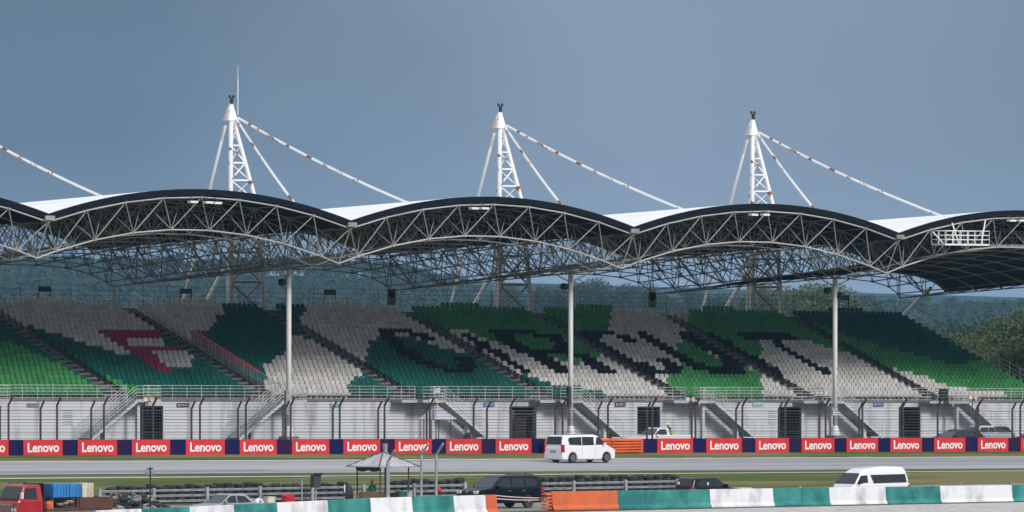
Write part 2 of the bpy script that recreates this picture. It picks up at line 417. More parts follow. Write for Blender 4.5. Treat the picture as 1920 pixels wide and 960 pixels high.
# staircases: two on the left climb to the right, the rest climb to the left
def stairs(au, sgn):
    H = 3.0; n = 17; run = .255; vv0, vv1 = VW-2.0, VW-.55
    lu0 = au-sgn*1.6; lu1 = au+sgn*.7          # landing
    b = MB()
    b.box(min(lu0, lu1), max(lu0, lu1), vv0, VW-.13, ZD-.22, ZD, gs)
    if au > 350: b.box(au-3.2, au-1.6, vv0+.6, VW-.13, ZD-.22, ZD-.002, gs)
    st = b.build('staircase', M['slab'], stand)
    s0 = lu1
    b2 = MB()
    for i in range(n):
        u0 = s0+sgn*run*i; u1 = s0+sgn*run*(i+1); z = ZD-.17*(i+1)
        b2.box(min(u0, u1), max(u0, u1), vv0, vv1, z-.03, z, gs)
        b2.box(min(u0, u0+sgn*.04), max(u0, u0+sgn*.04), vv0, vv1, z, z+.138, gs)
    # stepped stringers
    ue = s0+sgn*run*n; ze = ZD-.17*n; pf_ = []
    for i in range(n):
        pf_ += [(s0+sgn*run*i, ZD-.17*i-.005), (s0+sgn*run*i, ZD-.17*(i+1)-.002), (s0+sgn*run*(i+1), ZD-.17*(i+1)-.002)]
    pf_ += [(ue, ze-.18), (s0, ZD-.38)]
    for v in (vv0-.08, vv1):
        m_ = len(pf_)
        for i in range(n):      # one block under every step keeps the faces convex
            ua, ub_ = s0+sgn*run*i, s0+sgn*run*(i+1); zt_ = ZD-.17*(i+1)+.012; za_, zb_ = ZD-.30-.17*i, ZD-.30-.17*(i+1)
            bb = len(b2.v)
            for vv in (v, v+.08): b2.v += [gs(ua, vv, za_), gs(ub_, vv, zb_), gs(ub_, vv, zt_), gs(ua, vv, zt_)]
            b2.f += [(bb, bb+1, bb+2, bb+3), (bb+7, bb+6, bb+5, bb+4)]+[(bb+q, bb+(q+1) % 4, bb+4+(q+1) % 4, bb+4+q) for q in range(4)]
            b2.m += [0]*6
    b2.build('flight', M['wall'], st)
    b3 = MB()
    for v in (vv0, vv1):
        P = [gs(lu0, v, ZD), gs(s0, v, ZD), gs(ue, v, ze)]
        if v == vv1: P = P[1:]
        rail_run(b3, P, (1.02, .78, .52, .28), r=.024, step=1.1)
    P = [gs(lu0, vv0, ZD), gs(lu0, VW-.35, ZD)]
    rail_run(b3, P, (1.02, .78, .52, .28), r=.024, step=1.1)
    b3.build('handrail', M['rail'], st)
    b4 = MB()
    b4.box(au-.25, au+.0, vv0+.5, vv0+.8, -8.5, ZD-.22, gs); b4.build('pillar', M['wall'], st); b4 = MB()
    b4.box(s0+sgn*2.7-.15, s0+sgn*2.7+.15, vv0+.4, vv0+.8, -8.5, ZD-.17*11-.2, gs)
    b4.build('pillar', M['wall'], st)
for au in AIS:
    stairs(au-(0.6 if au < 350 else 0), -1 if au < 350 else 1)
# barred divider beside the second visible aisle, rear safety fence, end railing
def slope_pts(u, n=8, dz=0):
    return [gs(u, VS0-.5+(VR-VS0+.4)*i/n, row_z((VR-VS0+.4)*i/n/RP-.3)+dz) for i in range(n+1)]
b = MB(); u = 343.4+.95
for h in (.15, 1.25): b.path(slope_pts(u, dz=h), .03, 5)
nb = 110
for i in range(nb+1):
    v = lerp(VS0-1.4, VR, i/nb); z = row_z(max(0, (v-VS0)/RP))
    b.tube(gs(u, v, z+.1), gs(u, v, z+1.28), .018 if i % 5 else .035, 4)
b.build('divider_fence', M['rail'], stand)
b = MB(); zt = row_z(NR-1)+.3
for h in (.2, .6, 1.0, 1.4, 1.8): b.tube(gs(USTART, VR+1.1, zt+h), gs(UEND, VR+1.1, zt+h), .018, 4)
for i in range(60):
    uu = lerp(USTART, UEND, i/59); b.tube(gs(uu, VR+1.1, zt), gs(uu, VR+1.1, zt+1.85), .025, 4)
b.build('rear_fence', M['wire'], stand)
b = MB()
for h in (.35, .7, 1.1): b.path(slope_pts(UEND+.15, dz=h), .022, 4)
for i in range(15):
    v = lerp(VS0, VR, i/14); z = row_z(max(0, (v-VS0)/RP)); b.tube(gs(UEND+.15, v, z), gs(UEND+.15, v, z+1.15), .03, 5)
b.build('end_railing', M['rail'], stand)

# ------------------------------------------------------------------ seats
def Q(ox, oy, sc, pts): return [(ox+x/sc, oy+y/sc) for x, y in pts]
REG = []
def R(c, blk, pts): REG.append((c, blk, pts))
qa = lambda p: Q(0, 562, 3.416, p)
qb = lambda p: Q(525, 562, 3.416, p)
qc = lambda p: Q(1050, 562, 3.416, p)
q4 = lambda p: Q(1320, 540, 3.2, p)
BASE = {0: 'G', 1: 'G', 2: 'D', 3: 'D', 4: 'D', 5: 'D', 6: 'W', 7: 'W', 8: 'G', 9: 'G'}
R('G', 2, qa([(-400, 150), (0, 250), (40, 262), (100, 280), (190, 310), (240, 340), (310, 370), (370, 400), (440, 430), (510, 470), (560, 520), (640, 560), (690, 700), (-400, 700)]))
# red letter block
R('W', 3, qa([(-100, -50), (950, -50), (1000, 182), (635, 182), (660, 212), (700, 238), (745, 262), (790, 288), (830, 312), (862, 335), (862, 356), (800, 354), (725, 327), (655, 300), (545, 274), (470, 250), (400, 224), (330, 202), (260, 177), (190, 152), (120, 122), (50, 97), (-100, 60)]))
R('R', 3, qa([(635, 182), (1010, 182), (1060, 235), (812, 235), (880, 283), (1140, 283), (1220, 330), (965, 332), (1010, 355), (1085, 430), (1120, 430), (1110, 457), (1040, 457), (1000, 432), (960, 407), (915, 382), (880, 357), (862, 335), (830, 312), (790, 288), (745, 262), (700, 238), (660, 212)]))
R('W', 3, qa([(812, 233), (1040, 233), (1080, 282), (850, 282), (820, 258)]))
R('W', 3, qa([(965, 330), (1195, 330), (1240, 360), (1252, 434), (1085, 434), (1060, 405), (1030, 380), (1000, 355)]))
R('G', 3, qa([(470, 400), (505, 405), (520, 425), (575, 427), (590, 450), (640, 452), (665, 478), (720, 478), (740, 503), (790, 503), (810, 527), (865, 527), (880, 552), (1005, 552), (1020, 575), (1140, 575), (1150, 700), (600, 700), (690, 600), (470, 420)]))
# teal disc block
R('W', 4, qa([(700, -50), (1480, -50), (1465, 55), (1425, 85), (1395, 115), (1370, 145), (1345, 175), (1320, 190), (1230, 188), (1250, 235), (1140, 235), (1000, 190)]))
R('R', 4, qa([(1140, 233), (1250, 233), (1320, 290), (1200, 287)]))
R('R', 4, qa([(1225, 186), (1290, 186), (1330, 212), (1350, 235), (1395, 262), (1420, 285), (1455, 310), (1490, 335), (1530, 360), (1570, 382), (1610, 405), (1650, 430), (1675, 457), (1620, 457), (1570, 430), (1520, 402), (1480, 377), (1420, 342), (1370, 317), (1310, 287), (1255, 235)]))
R('W', 4, qb([(-93, 405), (-33, 385), (32, 335), (69, 290), (75, 240), (92, 213), (125, 213), (560, 450), (512, 484), (483, 486), (465, 512), (450, 560), (445, 700), (-160, 700), (-138, 560), (-103, 540), (-73, 510), (-90, 450)]))
# first navy letter
R('W', 5, qb([(180, -60), (780, -60), (1200, 335), (1120, 335), (1110, 302), (1015, 302), (1010, 285), (950, 285), (950, 265), (1000, 262), (995, 240), (955, 215), (860, 212), (850, 192), (645, 192), (650, 240), (605, 245), (580, 262), (575, 300), (560, 330), (555, 360), (520, 400), (470, 420), (100, 190), (120, 130), (150, 100), (180, 70)]))
R('N', 5, qb([(645, 190), (858, 190), (862, 215), (955, 215), (998, 242), (998, 265), (945, 264), (900, 242), (835, 242), (835, 215), (745, 215), (745, 240), (790, 262), (810, 290), (860, 310), (905, 330), (920, 360), (960, 385), (1040, 405), (1080, 432), (1150, 432), (1150, 385), (1115, 360), (1242, 360), (1252, 410), (1264, 458), (1080, 458), (1060, 432), (960, 432), (900, 402), (850, 382), (790, 352), (740, 332), (740, 302), (700, 287), (690, 264), (650, 242)]))
R('W', 5, qb([(745, 214), (830, 214), (835, 241), (745, 241)]))
R('W', 5, qb([(880, 240), (908, 240), (908, 264), (880, 264)]))
# second block of navy letters
R('G', 6, qb([(700, -60), (2400, -60), (2400, 300), (2030, 360), (1900, 420), (1700, 340), (1470, 287), (1430, 287), (1380, 262), (1330, 250), (1270, 222), (1220, 200), (1140, 180), (1060, 177), (1045, 152), (930, 127), (885, 102), (815, 60)]))
R('D', 6, qb([(1370, 405), (1440, 430), (1500, 457), (1570, 460), (1580, 482), (1645, 482), (1660, 505), (1720, 505), (1740, 532), (1870, 540), (1955, 560), (1963, 580), (2085, 580), (2100, 700), (1640, 700), (1500, 520), (1300, 380)]))
R('W', 6, qb([(885, 102), (930, 127), (1045, 152), (1060, 177), (1140, 180), (1150, 212), (1180, 225), (1235, 262), (1260, 285), (1320, 312), (1345, 335), (1400, 362), (1430, 385), (1480, 410), (1530, 435), (1540, 457), (1500, 457), (1440, 432), (1390, 412), (1330, 390), (1200, 345), (1000, 230), (870, 130)]))
R('N', 6, qb([(1140, 198), (1220, 198), (1250, 225), (1290, 250), (1340, 275), (1370, 300), (1420, 325), (1460, 350), (1500, 375), (1540, 400), (1580, 432), (1630, 435), (1625, 460), (1570, 460), (1520, 432), (1480, 410), (1430, 387), (1390, 360), (1345, 335), (1310, 312), (1260, 287), (1220, 257), (1180, 230), (1150, 214)]))
R('N', 6, qb([(1350, 198), (1652, 198), (1660, 222), (1795, 222), (1850, 260), (1895, 295), (1890, 320), (1850, 342), (1720, 342), (1750, 362), (1790, 385), (1830, 410), (1850, 460), (1775, 460), (1735, 437), (1700, 412), (1650, 387), (1610, 364), (1570, 342), (1520, 317), (1480, 292), (1430, 264), (1400, 237), (1370, 217)]))
R('N', 6, qb([(1850, 338), (1983, 343), (2010, 365), (2045, 388), (2095, 412), (2140, 436), (2180, 438), (2175, 460), (2050, 460), (2030, 437), (1985, 412), (1940, 387), (1920, 364), (1850, 354)]))
R('G', 6, qb([(1515, 221), (1630, 221), (1650, 245), (1730, 248), (1770, 275), (1760, 314), (1640, 317), (1590, 292), (1560, 264), (1520, 247)]))
R('G', 6, qb([(1715, 338), (1840, 338), (1840, 364), (1740, 364)]))
# third block
R('G', 7, qc([(-300, -60), (325, -60), (332, 90), (330, 165), (305, 178), (300, 203), (165, 205), (165, 250), (130, 260), (-100, 120)]))
R('G', 7, qc([(785, 395), (815, 410), (850, 415), (870, 438), (940, 440), (960, 460), (1160, 462), (1180, 430), (1200, 430), (1300, 460), (1300, 700), (760, 700), (690, 545), (700, 480), (770, 460), (800, 435)]))
R('N', 7, qc([(160, 203), (365, 203), (375, 228), (470, 230), (475, 252), (512, 255), (512, 274), (430, 274), (415, 252), (375, 252), (370, 230), (262, 230), (262, 248), (290, 275), (340, 300), (380, 325), (420, 350), (470, 372), (500, 395), (580, 400), (600, 415), (620, 438), (680, 440), (670, 412), (650, 390), (625, 388), (625, 366), (705, 366), (730, 392), (780, 412), (800, 440), (785, 462), (560, 462), (540, 442), (480, 417), (430, 397), (380, 372), (340, 347), (290, 322), (240, 302), (200, 272), (165, 242)]))
R('N', 7, qc([(490, 203), (575, 203), (600, 232), (640, 260), (700, 290), (750, 320), (800, 345), (850, 370), (900, 395), (960, 415), (1190, 418), (1180, 462), (980, 462), (940, 442), (880, 437), (840, 414), (800, 392), (760, 367), (720, 347), (680, 322), (640, 302), (600, 277), (560, 252), (520, 232)]))
R('N', 7, qc([(755, 203), (900, 205), (1200, 400), (1200, 462), (960, 462), (940, 418), (1050, 417), (1040, 372), (990, 345), (950, 320), (900, 300), (850, 278), (800, 250), (770, 228)]))
R('G', 7, qc([(790, 255), (830, 262), (860, 280), (905, 302), (950, 325), (990, 348), (1030, 370), (1050, 412), (935, 412), (900, 395), (850, 370), (800, 345), (755, 310), (755, 290)]))
# fourth block
R('W', 8, qc([(600, -60), (835, -60), (838, 150), (820, 170), (700, 160)]))
R('W', 8, qc([(1295, 262), (1340, 256), (1605, 256), (1640, 282), (1691, 290), (1755, 307), (1840, 334), (1926, 363), (2033, 424), (2500, 700), (1205, 700), (1230, 520), (1240, 462), (1290, 462), (1400, 472), (1420, 442), (1370, 417), (1320, 387), (1290, 362), (1300, 310)]))
R('N', 8, qc([(840, 208), (1005, 210), (1040, 235), (1100, 258), (1120, 280), (1170, 305), (1210, 330), (1260, 352), (1300, 375), (1340, 400), (1370, 425), (1424, 445), (1412, 467), (1370, 472), (1320, 472), (1200, 440), (1100, 380), (1000, 310), (900, 250)]))
R('N', 8, qc([(1130, 206), (1470, 208), (1480, 232), (1522, 238), (1517, 260), (1410, 260), (1440, 282), (1480, 305), (1520, 330), (1560, 355), (1600, 378), (1640, 400), (1680, 425), (1742, 440), (1752, 464), (1690, 467), (1650, 442), (1600, 414), (1560, 392), (1520, 367), (1480, 342), (1440, 317), (1400, 292), (1360, 264), (1200, 260), (1170, 237)]))
# right block
R('W', 9, q4([(1000, 440), (1100, 462), (1190, 488), (1260, 508), (1340, 528), (1420, 558), (1480, 578), (1570, 598), (1800, 615), (1815, 690), (1340, 690), (1210, 575)]))
R('D', 9, q4([(440, 60), (1300, 90), (1700, 410), (1580, 445), (1480, 447), (1440, 427), (1330, 412), (1260, 392), (1150, 362), (1060, 347), (990, 312), (900, 292), (800, 262), (740, 222), (620, 195), (500, 170)]))
def inside(x, y, poly):
    c = False; n = len(poly); j = n-1
    for i in range(n):
        xi, yi = poly[i]; xj, yj = poly[j]
        if (yi > y) != (yj > y) and x < (xj-xi)*(y-yi)/(yj-yi)+xi: c = not c
        j = i
    return c
def colour_at(x, y, k):
    for c, bk, p in reversed(REG):
        if bk == k and inside(x, y, p): return c
    return BASE.get(k, 'G')
def seat_shape():
    b = MB()
    w = .222
    b.box(-w, w, -.20, .20, .40, .45)                 # pan
    b.box(-w, w, -.22, -.18, .33, .45)                # front lip
    ol = [(-w*.85, .45), (w*.85, .45), (w, .58), (w*.98, .70), (w*.72, .785), (w*.35, .81), (-w*.35, .81), (-w*.72, .785), (-w*.98, .70), (-w, .58)]
    b.prism(ol, 0, 0, lambda x, z: .16+(z-.45)*.16+abs(x)*-.12, lambda x, z: .21+(z-.45)*.16+abs(x)*-.12)
    b.box(-.03, .03, .05, .12, -.0, .40)              # pedestal
    return b
proto = seat_shape(); seatmesh = {}
CM = dict(W=M['seatW'], G=M['seatG'], D=M['seatD'], N=M['seatN'], R=M['seatR'])
CN = dict(W='light grey', G='bright green', D='dark teal', N='navy', R='crimson')
for c in CM: seatmesh[c] = proto.mesh('stadium_chair', CM[c])
EXTRA = [(44, 125), (310, 395), (578, 662), (828, 900), (1077, 1146), (1315, 1372), (1550, 1615)]
seats = []
for k in range(-1, len(AIS)):
    a = (AIS[k]+.78) if k >= 0 else USTART
    c = (AIS[k+1]-.78) if k+1 < len(AIS) else UEND-.5
    if k == len(AIS)-1: c = UEND-.5
    c = min(c, UEND-.5)
    if c-a < 1: continue
    n = int((c-a)/.51); off = (c-a-n*.51)/2
    for r in range(NR+1):
        for i in range(n):
            u = a+off+.51*(i+.5); v = VS0+.2+RP*r; z = row_z(r)+G(u)
            x, y = scr(u, v, z+.7)
            if r == NR:
                if not any(e0 <= x <= e1 for e0, e1 in EXTRA): continue
                v -= .25
            if x < -14 or x > 1934: continue
            seats.append((dist(u, v), u, v, z, colour_at(x, max(y, 583), k), k, r, i, n))
seats.sort(key=lambda s: s[0])
IND = 300
sk = sorted({s[5] for s in seats[:IND]})
for s in seats[:IND]:
    o = bpy.data.objects.new('stadium_chair', seatmesh[s[4]]); COL.objects.link(o)
    o.location = (s[1], s[2], s[3])
    blk = {sk[0]: 'leftmost block'}.get(s[5], '%s block' % ORD[sk.index(s[5])])
    rest = [t for t in seats if t[5] == s[5] and t[6] == s[6]]
    first = min(t[7] for t in rest)
    o['label'] = '%s chair, %s from left, row %d above front railing, %s' % (CN[s[4]], ORD[min(s[7]-first, 30)], s[6]+1, blk)
    o['category'] = 'chair'; o['group'] = 'plastic chairs in the grandstand'
b = MB(); order = 'WGDNR'
pv = proto.v; pf = proto.f
for s in seats[IND:]:
    bi = len(b.v); b.v += [(x+s[1], y+s[2], z+s[3]) for x, y, z in pv]
    b.f += [tuple(bi+i for i in f) for f in pf]; b.m += [order.index(s[4])]*len(pf)
me = bpy.data.meshes.new('seat_rows'); me.from_pydata(b.v, [], b.f)
for c in order: me.materials.append(CM[c])
me.polygons.foreach_set('material_index', b.m); me.update()
o = bpy.data.objects.new('seat_rows', me); COL.objects.link(o)
o['kind'] = 'stuff'; o['label'] = 'thousands of coloured plastic chairs filling the rest of the grandstand'; o['category'] = 'chairs'; o['group'] = 'plastic chairs in the grandstand'

# ------------------------------------------------------------------ roof
VF = 424.0
def rise(t, p=1): return 4*t*(1-t)
def vrear(t): return 454-7*rise(t)
def topn(u, w, dz=0):
    t = ((u-U0)/LB) % 1.0
    v = lerp(VF, vrear(t), w)
    z = lerp(7.59, 6.15, w)+lerp(2.08, 2.25, w)*rise(t)
    return (u, v, z+G(u)+dz)
def botn(u, w):
    t = ((u-U0)/LB) % 1.0
    v = lerp(VF+1.4, vrear(t), w)
    rr = rise(t) if t > .001 else 0
    z = lerp(4.96, 3.35, w)+lerp(2.33, 1.5, w)*rr
    return (u, v, z+G(u))
roof = thing('stand_roof', 'wavy white roof of arched bays on a steel space frame above the seats', 'roof', (355, VF, 0))
def rf(p): return (p[0]-355, p[1]-VF, p[2])
for bay in range(-2, 5):
    ub = U0+bay*LB
    if ub > 430: continue
    # membrane (top), soffit (underside, roof shade put into its dark colour), fascia
    nu, nw = 24, 10
    def sheet(z0, z1, w0, w1, m, name, dv=0):
        b = MB()
        def P(i, j, dz):
            uu = ub+min(max(LB*i/nu, .0005), LB-.0005); w = lerp(w0, w1, j/nw); tt = ((uu-U0)/LB) % 1.0
            a_ = topn(uu, w, dz); return rf((a_[0], lerp(VF, 456.0, w), a_[2]))
        n = nu+1
        for dz in (z0, z1):
            for j in range(nw+1):
                for i in range(nu+1):
                    p = P(i, j, dz); b.v.append((p[0], p[1]+dv, p[2]))
        o2 = n*(nw+1)
        for j in range(nw):
            for i in range(nu):
                a = j*n+i; b.f.append((a, a+1, a+n+1, a+n)); b.f.append((o2+a, o2+a+n, o2+a+n+1, o2+a+1))
        for i in range(nu):
            b.f.append((i, o2+i, o2+i+1, i+1)); a = nw*n+i; b.f.append((a, a+1, o2+a+1, o2+a))
        for j in range(nw):
            for a in (j*n, j*n+nu): b.f.append((a, a+n, o2+a+n, o2+a))
        b.m = [0]*len(b.f); b.build(name, m, roof, smooth=False)
    sheet(.50, .60, -.0, 1.03, M['membrane'], 'roof_membrane')
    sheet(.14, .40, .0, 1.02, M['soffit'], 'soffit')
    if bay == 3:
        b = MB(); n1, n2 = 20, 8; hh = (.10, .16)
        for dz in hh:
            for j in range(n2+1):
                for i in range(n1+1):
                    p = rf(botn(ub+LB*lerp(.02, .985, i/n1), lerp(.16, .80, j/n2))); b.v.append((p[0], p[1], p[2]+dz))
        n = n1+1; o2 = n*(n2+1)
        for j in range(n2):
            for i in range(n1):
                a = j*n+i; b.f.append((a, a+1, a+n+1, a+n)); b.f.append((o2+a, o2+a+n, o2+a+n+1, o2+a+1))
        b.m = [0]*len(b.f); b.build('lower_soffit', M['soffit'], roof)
    b = MB(); nn = 24
    for i in range(nn):
        c = []
        for ii in (i, i+1):
            u = ub+min(max(LB*ii/nn, .0005), LB-.0005)
            for dz in (.14, .60):
                p = rf(topn(u, 0, dz)); c += [(p[0], p[1]-.16, p[2]), (p[0], p[1]-.02, p[2])]
        bi = len(b.v); b.v += c
        b.f += [(bi, bi+4, bi+6, bi+2), (bi+1, bi+3, bi+7, bi+5), (bi, bi+1, bi+5, bi+4), (bi+2, bi+6, bi+7, bi+3)]; b.m += [0]*4
    b.build('fascia', M['fasciadark'], roof)
    b = MB(); p = rf(topn(ub, 0)); b.box(p[0]-.42, p[0]+.42, p[1]-.30, p[1]+.2, p[2]+.12, p[2]+.46)
    b.build('gutter_box', M['innersteel'], roof)
    # space frame
    NU, NW = 8, 9
    T = lambda i, j: rf(topn(ub+LB*i/NU, j/NW))
    B_ = lambda i, j: rf(botn(ub+LB*i, (j+0)/NW))
    bt = [0]+[(i+.5)/NU for i in range(NU)]+[1]
    bc = MB(); bd = MB(); br = MB(); fc = MB(); fdg = MB()
    for j in range(NW+1):
        rr = .060 if j == 0 else .048
        tc_ = fc if j == 0 else bc
        for i in range(NU): tc_.tube(T(i, j), T(i+1, j), rr, 6)
        for i in range(len(bt)-1): tc_.tube(B_(bt[i], j), B_(bt[i+1], j), rr, 6)
        if j < NW:
            for i in range(NU): br.tube(T(i, j), T(i, j+1), .05, 5)
            for i in range(len(bt)-1): br.tube(B_(bt[i], j), B_(bt[i], j+1), .05, 5)
        for i in range(NU):
            q = B_((i+.5)/NU, j)
            for (a, c) in ((i, j), (i+1, j), (i, j+1), (i+1, j+1)):
                if c <= NW: (fdg if c == 0 else bd).tube(T(a, c), q, .040 if c == 0 else .034, 5)
        q = B_(0, j)
        (fdg if j == 0 else bd).tube(T(0, j), q, .045, 5)
        if j < NW: bd.tube(T(0, j+1), q, .045, 5)
        for i in (0, 1):
            pass
    # nodes
    for j in range(NW+1):
        for i in range(NU):
            for p in (T(i, j), B_((i+.5)/NU, j)):
                bc.box(p[0]-.09, p[0]+.09, p[1]-.09, p[1]+.09, p[2]-.09, p[2]+.09)
    fc.build('front_chords', M['steel'], roof); fdg.build('front_diagonals', M['steel'], roof)
    bc.build('inner_chords', M['innersteel'], roof); br.build('cross_chords', M['innersteel'], roof); bd.build('inner_diagonals', M['innersteel'], roof)

# columns with their fittings
for k, x in enumerate((540, 1066, 1567)):
    u = U0+LB*(k+1); v = 431.5
    base = gz(u, v); zt = botn(u, .27)[2]
    o = thing('roof_column', 'tall white round column holding the roof %s' % ['in front of the light grey seats at left', 'in the middle behind the white van', 'at right beside the pale junction box'][k], 'column', (u, v, base), 0, 'front roof columns')
    b = MB(); b.tube((0, 0, .9), (0, 0, zt-base), .20, 12); b.build('shaft', M['column'], o, smooth=True)
    b = MB(); b.lathe([(.42, .35), (.40, .5), (.24, 1.1), (.20, 1.12)], n=12); b.build('flared_foot', M['column'], o)
    b = MB(); b.box(-.55, .55, -.55, .55, -.1, .36); b.build('plinth', M['concrete'], o)
    b = MB(); h = zt-base
    for dx, dy in ((1.2, 1.5), (-1.2, 1.5), (1.2, -1.6), (-1.2, -1.6)): b.tube((0, 0, h-.6), (dx, dy, h+.35), .05, 5)
    b.build('cap_struts', M['steel'], o)
    # speaker drums near the top
    for (dx, zz) in ([(-.50, .95)] if k < 2 else [(-.62, .95), (.42, 1.35)]):
        s = thing('loudspeaker', ['black drum loudspeaker near the top of the left white column', 'black drum loudspeaker near the top of the middle column', 'black drum loudspeaker hanging left of the right column', 'black drum loudspeaker clamped right of the right column'][k if k < 2 else (2 if dx < 0 else 3)], 'loudspeaker', (u+dx*CA, v-dx*SA-.05, zt-zz), 0, 'loudspeakers on the roof columns')
        b = MB(); b.lathe([(.05, -.30), (.20, -.26), (.27, -.05), (.27, .25), (.20, .30), (.02, .30)], n=12, axis='y'); b.build('drum', M['black'], s, smooth=False)
        b = MB(); b.tube((0, 0, .1), (-dx*.75*CA, dx*.75*SA, .28), .045, 6); b.build('bracket', M['black'], s)
u = U0+LB; v = 431.3
o = thing('cabinet', 'tall narrow grey cabinet fixed to the left white column', 'cabinet', (u-.42, v-.1, zy(770, u, v)))
b = MB(); b.box(-.17, .17, -.15, .15, -.3, 1.55); b.build('housing', M['galv'], o, bevel=.02)
b = MB(); b.tube((0, 0, -1.9), (0, 0, -.3), .03, 6); b.build('conduit', M['galv'], o)
u = U0+2*LB
o = thing('cabinet', 'tall narrow dark cabinet fixed to the middle column at the railing', 'cabinet', (u-.42, v-.1, zy(760, u, v)))
b = MB(); b.box(-.15, .15, -.15, .15, -.1, 1.5); b.build('housing', M['post'], o, bevel=.02)
b = MB(); b.tube((0, 0, -2.2), (0, 0, -.1), .03, 6); b.build('conduit', M['post'], o)
u = U0+3*LB
o = thing('junction_box', 'pale square junction box fixed low on the right column', 'junction box', (u-.5, v-.25, zy(779, u, v)))
b = MB(); b.box(-.28, .22, -.15, .15, 0, .5); b.build('housing', M['wall'], o, bevel=.02)
b = MB(); b.box(-.4, .3, -.22, .2, .55, .6); b.build('hood', M['slab'], o)
# rear thin columns with round signs
for k in range(3):
    u = U0+LB*(k+1)+.05*0; v = 453.8
    base = gz(u, v); zt = botn(u, 1)[2]
    o = thing('rear_column', 'slim grey column at the back of the stand, %s' % ['left of the leaning white stay', 'carrying the round sign at left', 'carrying the round sign at right'][k], 'column', (u, v, base), 0, 'rear roof columns')
    b = MB(); b.tube((0, 0, 0), (0, 0, zt-base), .13, 8); b.build('shaft', M['steel'], o)
    if k:
        sy = (556, 561)[k-1]; sx = (734, 1223)[k-1]; vv = v-.3
        uu = px2u(sx, vv)
        s = thing('prohibition_sign', 'grey notice board with a dark ring symbol %s' % ['on the left thin column', 'on the right thin column'][k-1], 'sign', (uu, vv, zy(sy, uu, vv)), 0, 'round symbol signs')
        b = MB(); b.box(-.42, .42, -.04, .04, -.68, .62); b.build('panel', M['signkhaki'], s)
        b = MB(); b.box(-.40, .40, -.052, -.042, -.66, -.38); b.build('caption_plate', mat('olive_plate', (.12, .12, .03), .7), s)
        b = MB(); b.lathe([(.36, -.055), (.36, -.07), (.27, -.07), (.27, -.055)], n=20, axis='y', c=(0, 0, .18))
        b.tube((-.22, -.062, .40), (.22, -.062, -.04), .03, 4); b.build('ring', M['darkcloth'], s)

# masts
def make_mast():
    o = thing('mast', '', 'mast', group='white lattice masts above the roof')
    top = 0
    A = lambda z: Vector((lerp(.0, -.12, (z+18)/-1 if False else 0), 0, z))
    zb = -27.6
    def legB(z):   # right leg: offset in +u
        if z > -8: return Vector((lerp(.35, 2.65, (z+1.4)/-6.6), 0, z))
        return Vector((lerp(2.65, 4.3, (z+8)/(zb+8)), 0, z))
    def legC(z):
        if z > -8: return Vector((lerp(.15, 1.2, (z+1.4)/-6.6), lerp(.2, 1.7, (z+1.4)/-6.6), z))
        return Vector((lerp(1.2, 1.9, (z+8)/(zb+8)), lerp(1.7, 3.2, (z+8)/(zb+8)), z))
    legA = lambda z: Vector((lerp(0, -.12, z/zb), 0, z))
    for f, r in ((legA, .18), (legB, .16), (legC, .13)):
        b = MB(); b.tube(f(-1.2), f(-8), r, 8); b.mi = 1; b.tube(f(-8), f(zb), r*1.2, 8); b.build('leg', [M['mast'], M['steel']], o)  # white legs go grey below the roof, its shade put into the colour
    b = MB(); zs = [-1.9, -3.2, -4.6, -6.0, -7.6, -9.6, -11.8, -14.2, -16.8, -19.6, -22.6, -25.6]
    for i, z in enumerate(zs):
        b.mi = 0 if z > -8 else 1
        for f, g in ((legA, legB), (legB, legC), (legC, legA)):
            b.tube(f(z), g(z), .07 if z > -8 else .11, 5)
            if i+1 < len(zs):
                a, c = (f, g) if i % 2 else (g, f)
                b.tube(a(z), c(zs[i+1]), .06 if z > -8 else .10, 5)
    b.build('bracing', [M['mast'], M['innersteel']], o)  # lower bracing is the same white steel, toned down for roof shade
    b = MB(); b.v = [(-.60, .35, -1.2), (.58, -.15, -1.2), (.52, .62, -1.2), (-.45, -.35, -1.2), (-.02, 0, .2), (.2, 0, .2), (.2, .14, .2), (-.02, .14, .2)]
    b.f = [(0, 3, 4, 7), (3, 1, 5, 4), (1, 2, 6, 5), (2, 0, 7, 6), (4, 5, 6, 7), (0, 2, 1, 3)]; b.m = [0]*6
    b.build('cap', M['mastw'], o)
    b = MB(); b.tube((.08, 0, .15), (.08, 0, .62), .14, 8)
    b.build('lamp_bracket', M['black'], o)
    for dx in (-.17, .2):
        b = MB(); b.lathe([(.07, .60), (.10, .66), (.10, .80), (.04, .86)], c=(dx+.05, 0, 0), n=8); b.tube((dx*.5+.05, 0, .55), (dx+.05, 0, .66), .03, 4); b.build('warning_lamp', M['black'], o)
    def cable(p, q, r, sag, mt, n=14):
        p = Vector(p); q = Vector(q); b = MB(); pts = []
        for i in range(n+1):
            t = i/n; w = p.lerp(q, t); w.z -= sag*4*t*(1-t); pts.append(w)
        b.path(pts, r, 6); b.build('stay_cable', mt, o)
    cable((-.35, .3, -1.6), (-.1, 10.9, zb), .13, 0, M['mastw'])
    cable((-.1, .3, -12.6), (.0, 12.5, zb+1), .20, 0, M['mastw'], 2)
    for sgn in (0,):
        cable((.35, -.3, -1.1), (0, -10.0, -9.35), .10, .28, M['rust'])
        cable((.45, -.35, -1.0), (.2, -24.6, -8.75), .10, .35, M['rust'])
    return o
MB_ = make_mast()
tips = [(433, 198), (937, 213), (1411, 227)]
desc = ['with a thin aerial on its tip, the leftmost', 'in the middle, above the column behind the van', 'at right, with the least rust']
MB_.location = (U0+LB*.5, 459, zy(198, 355, 459)+.15); MB_['label'] = 'white lattice mast beyond the left edge whose stays reach the leftmost roof arch'
for k, (x, y) in enumerate(tips):
    u = px2u(x, 459); c = copy_tree(MB_); c.location = (u, 459, zy(y, u, 459)); c['label'] = 'white lattice steel mast %s' % desc[k]
    if k == 0: m1 = c
u = px2u(446, 459)
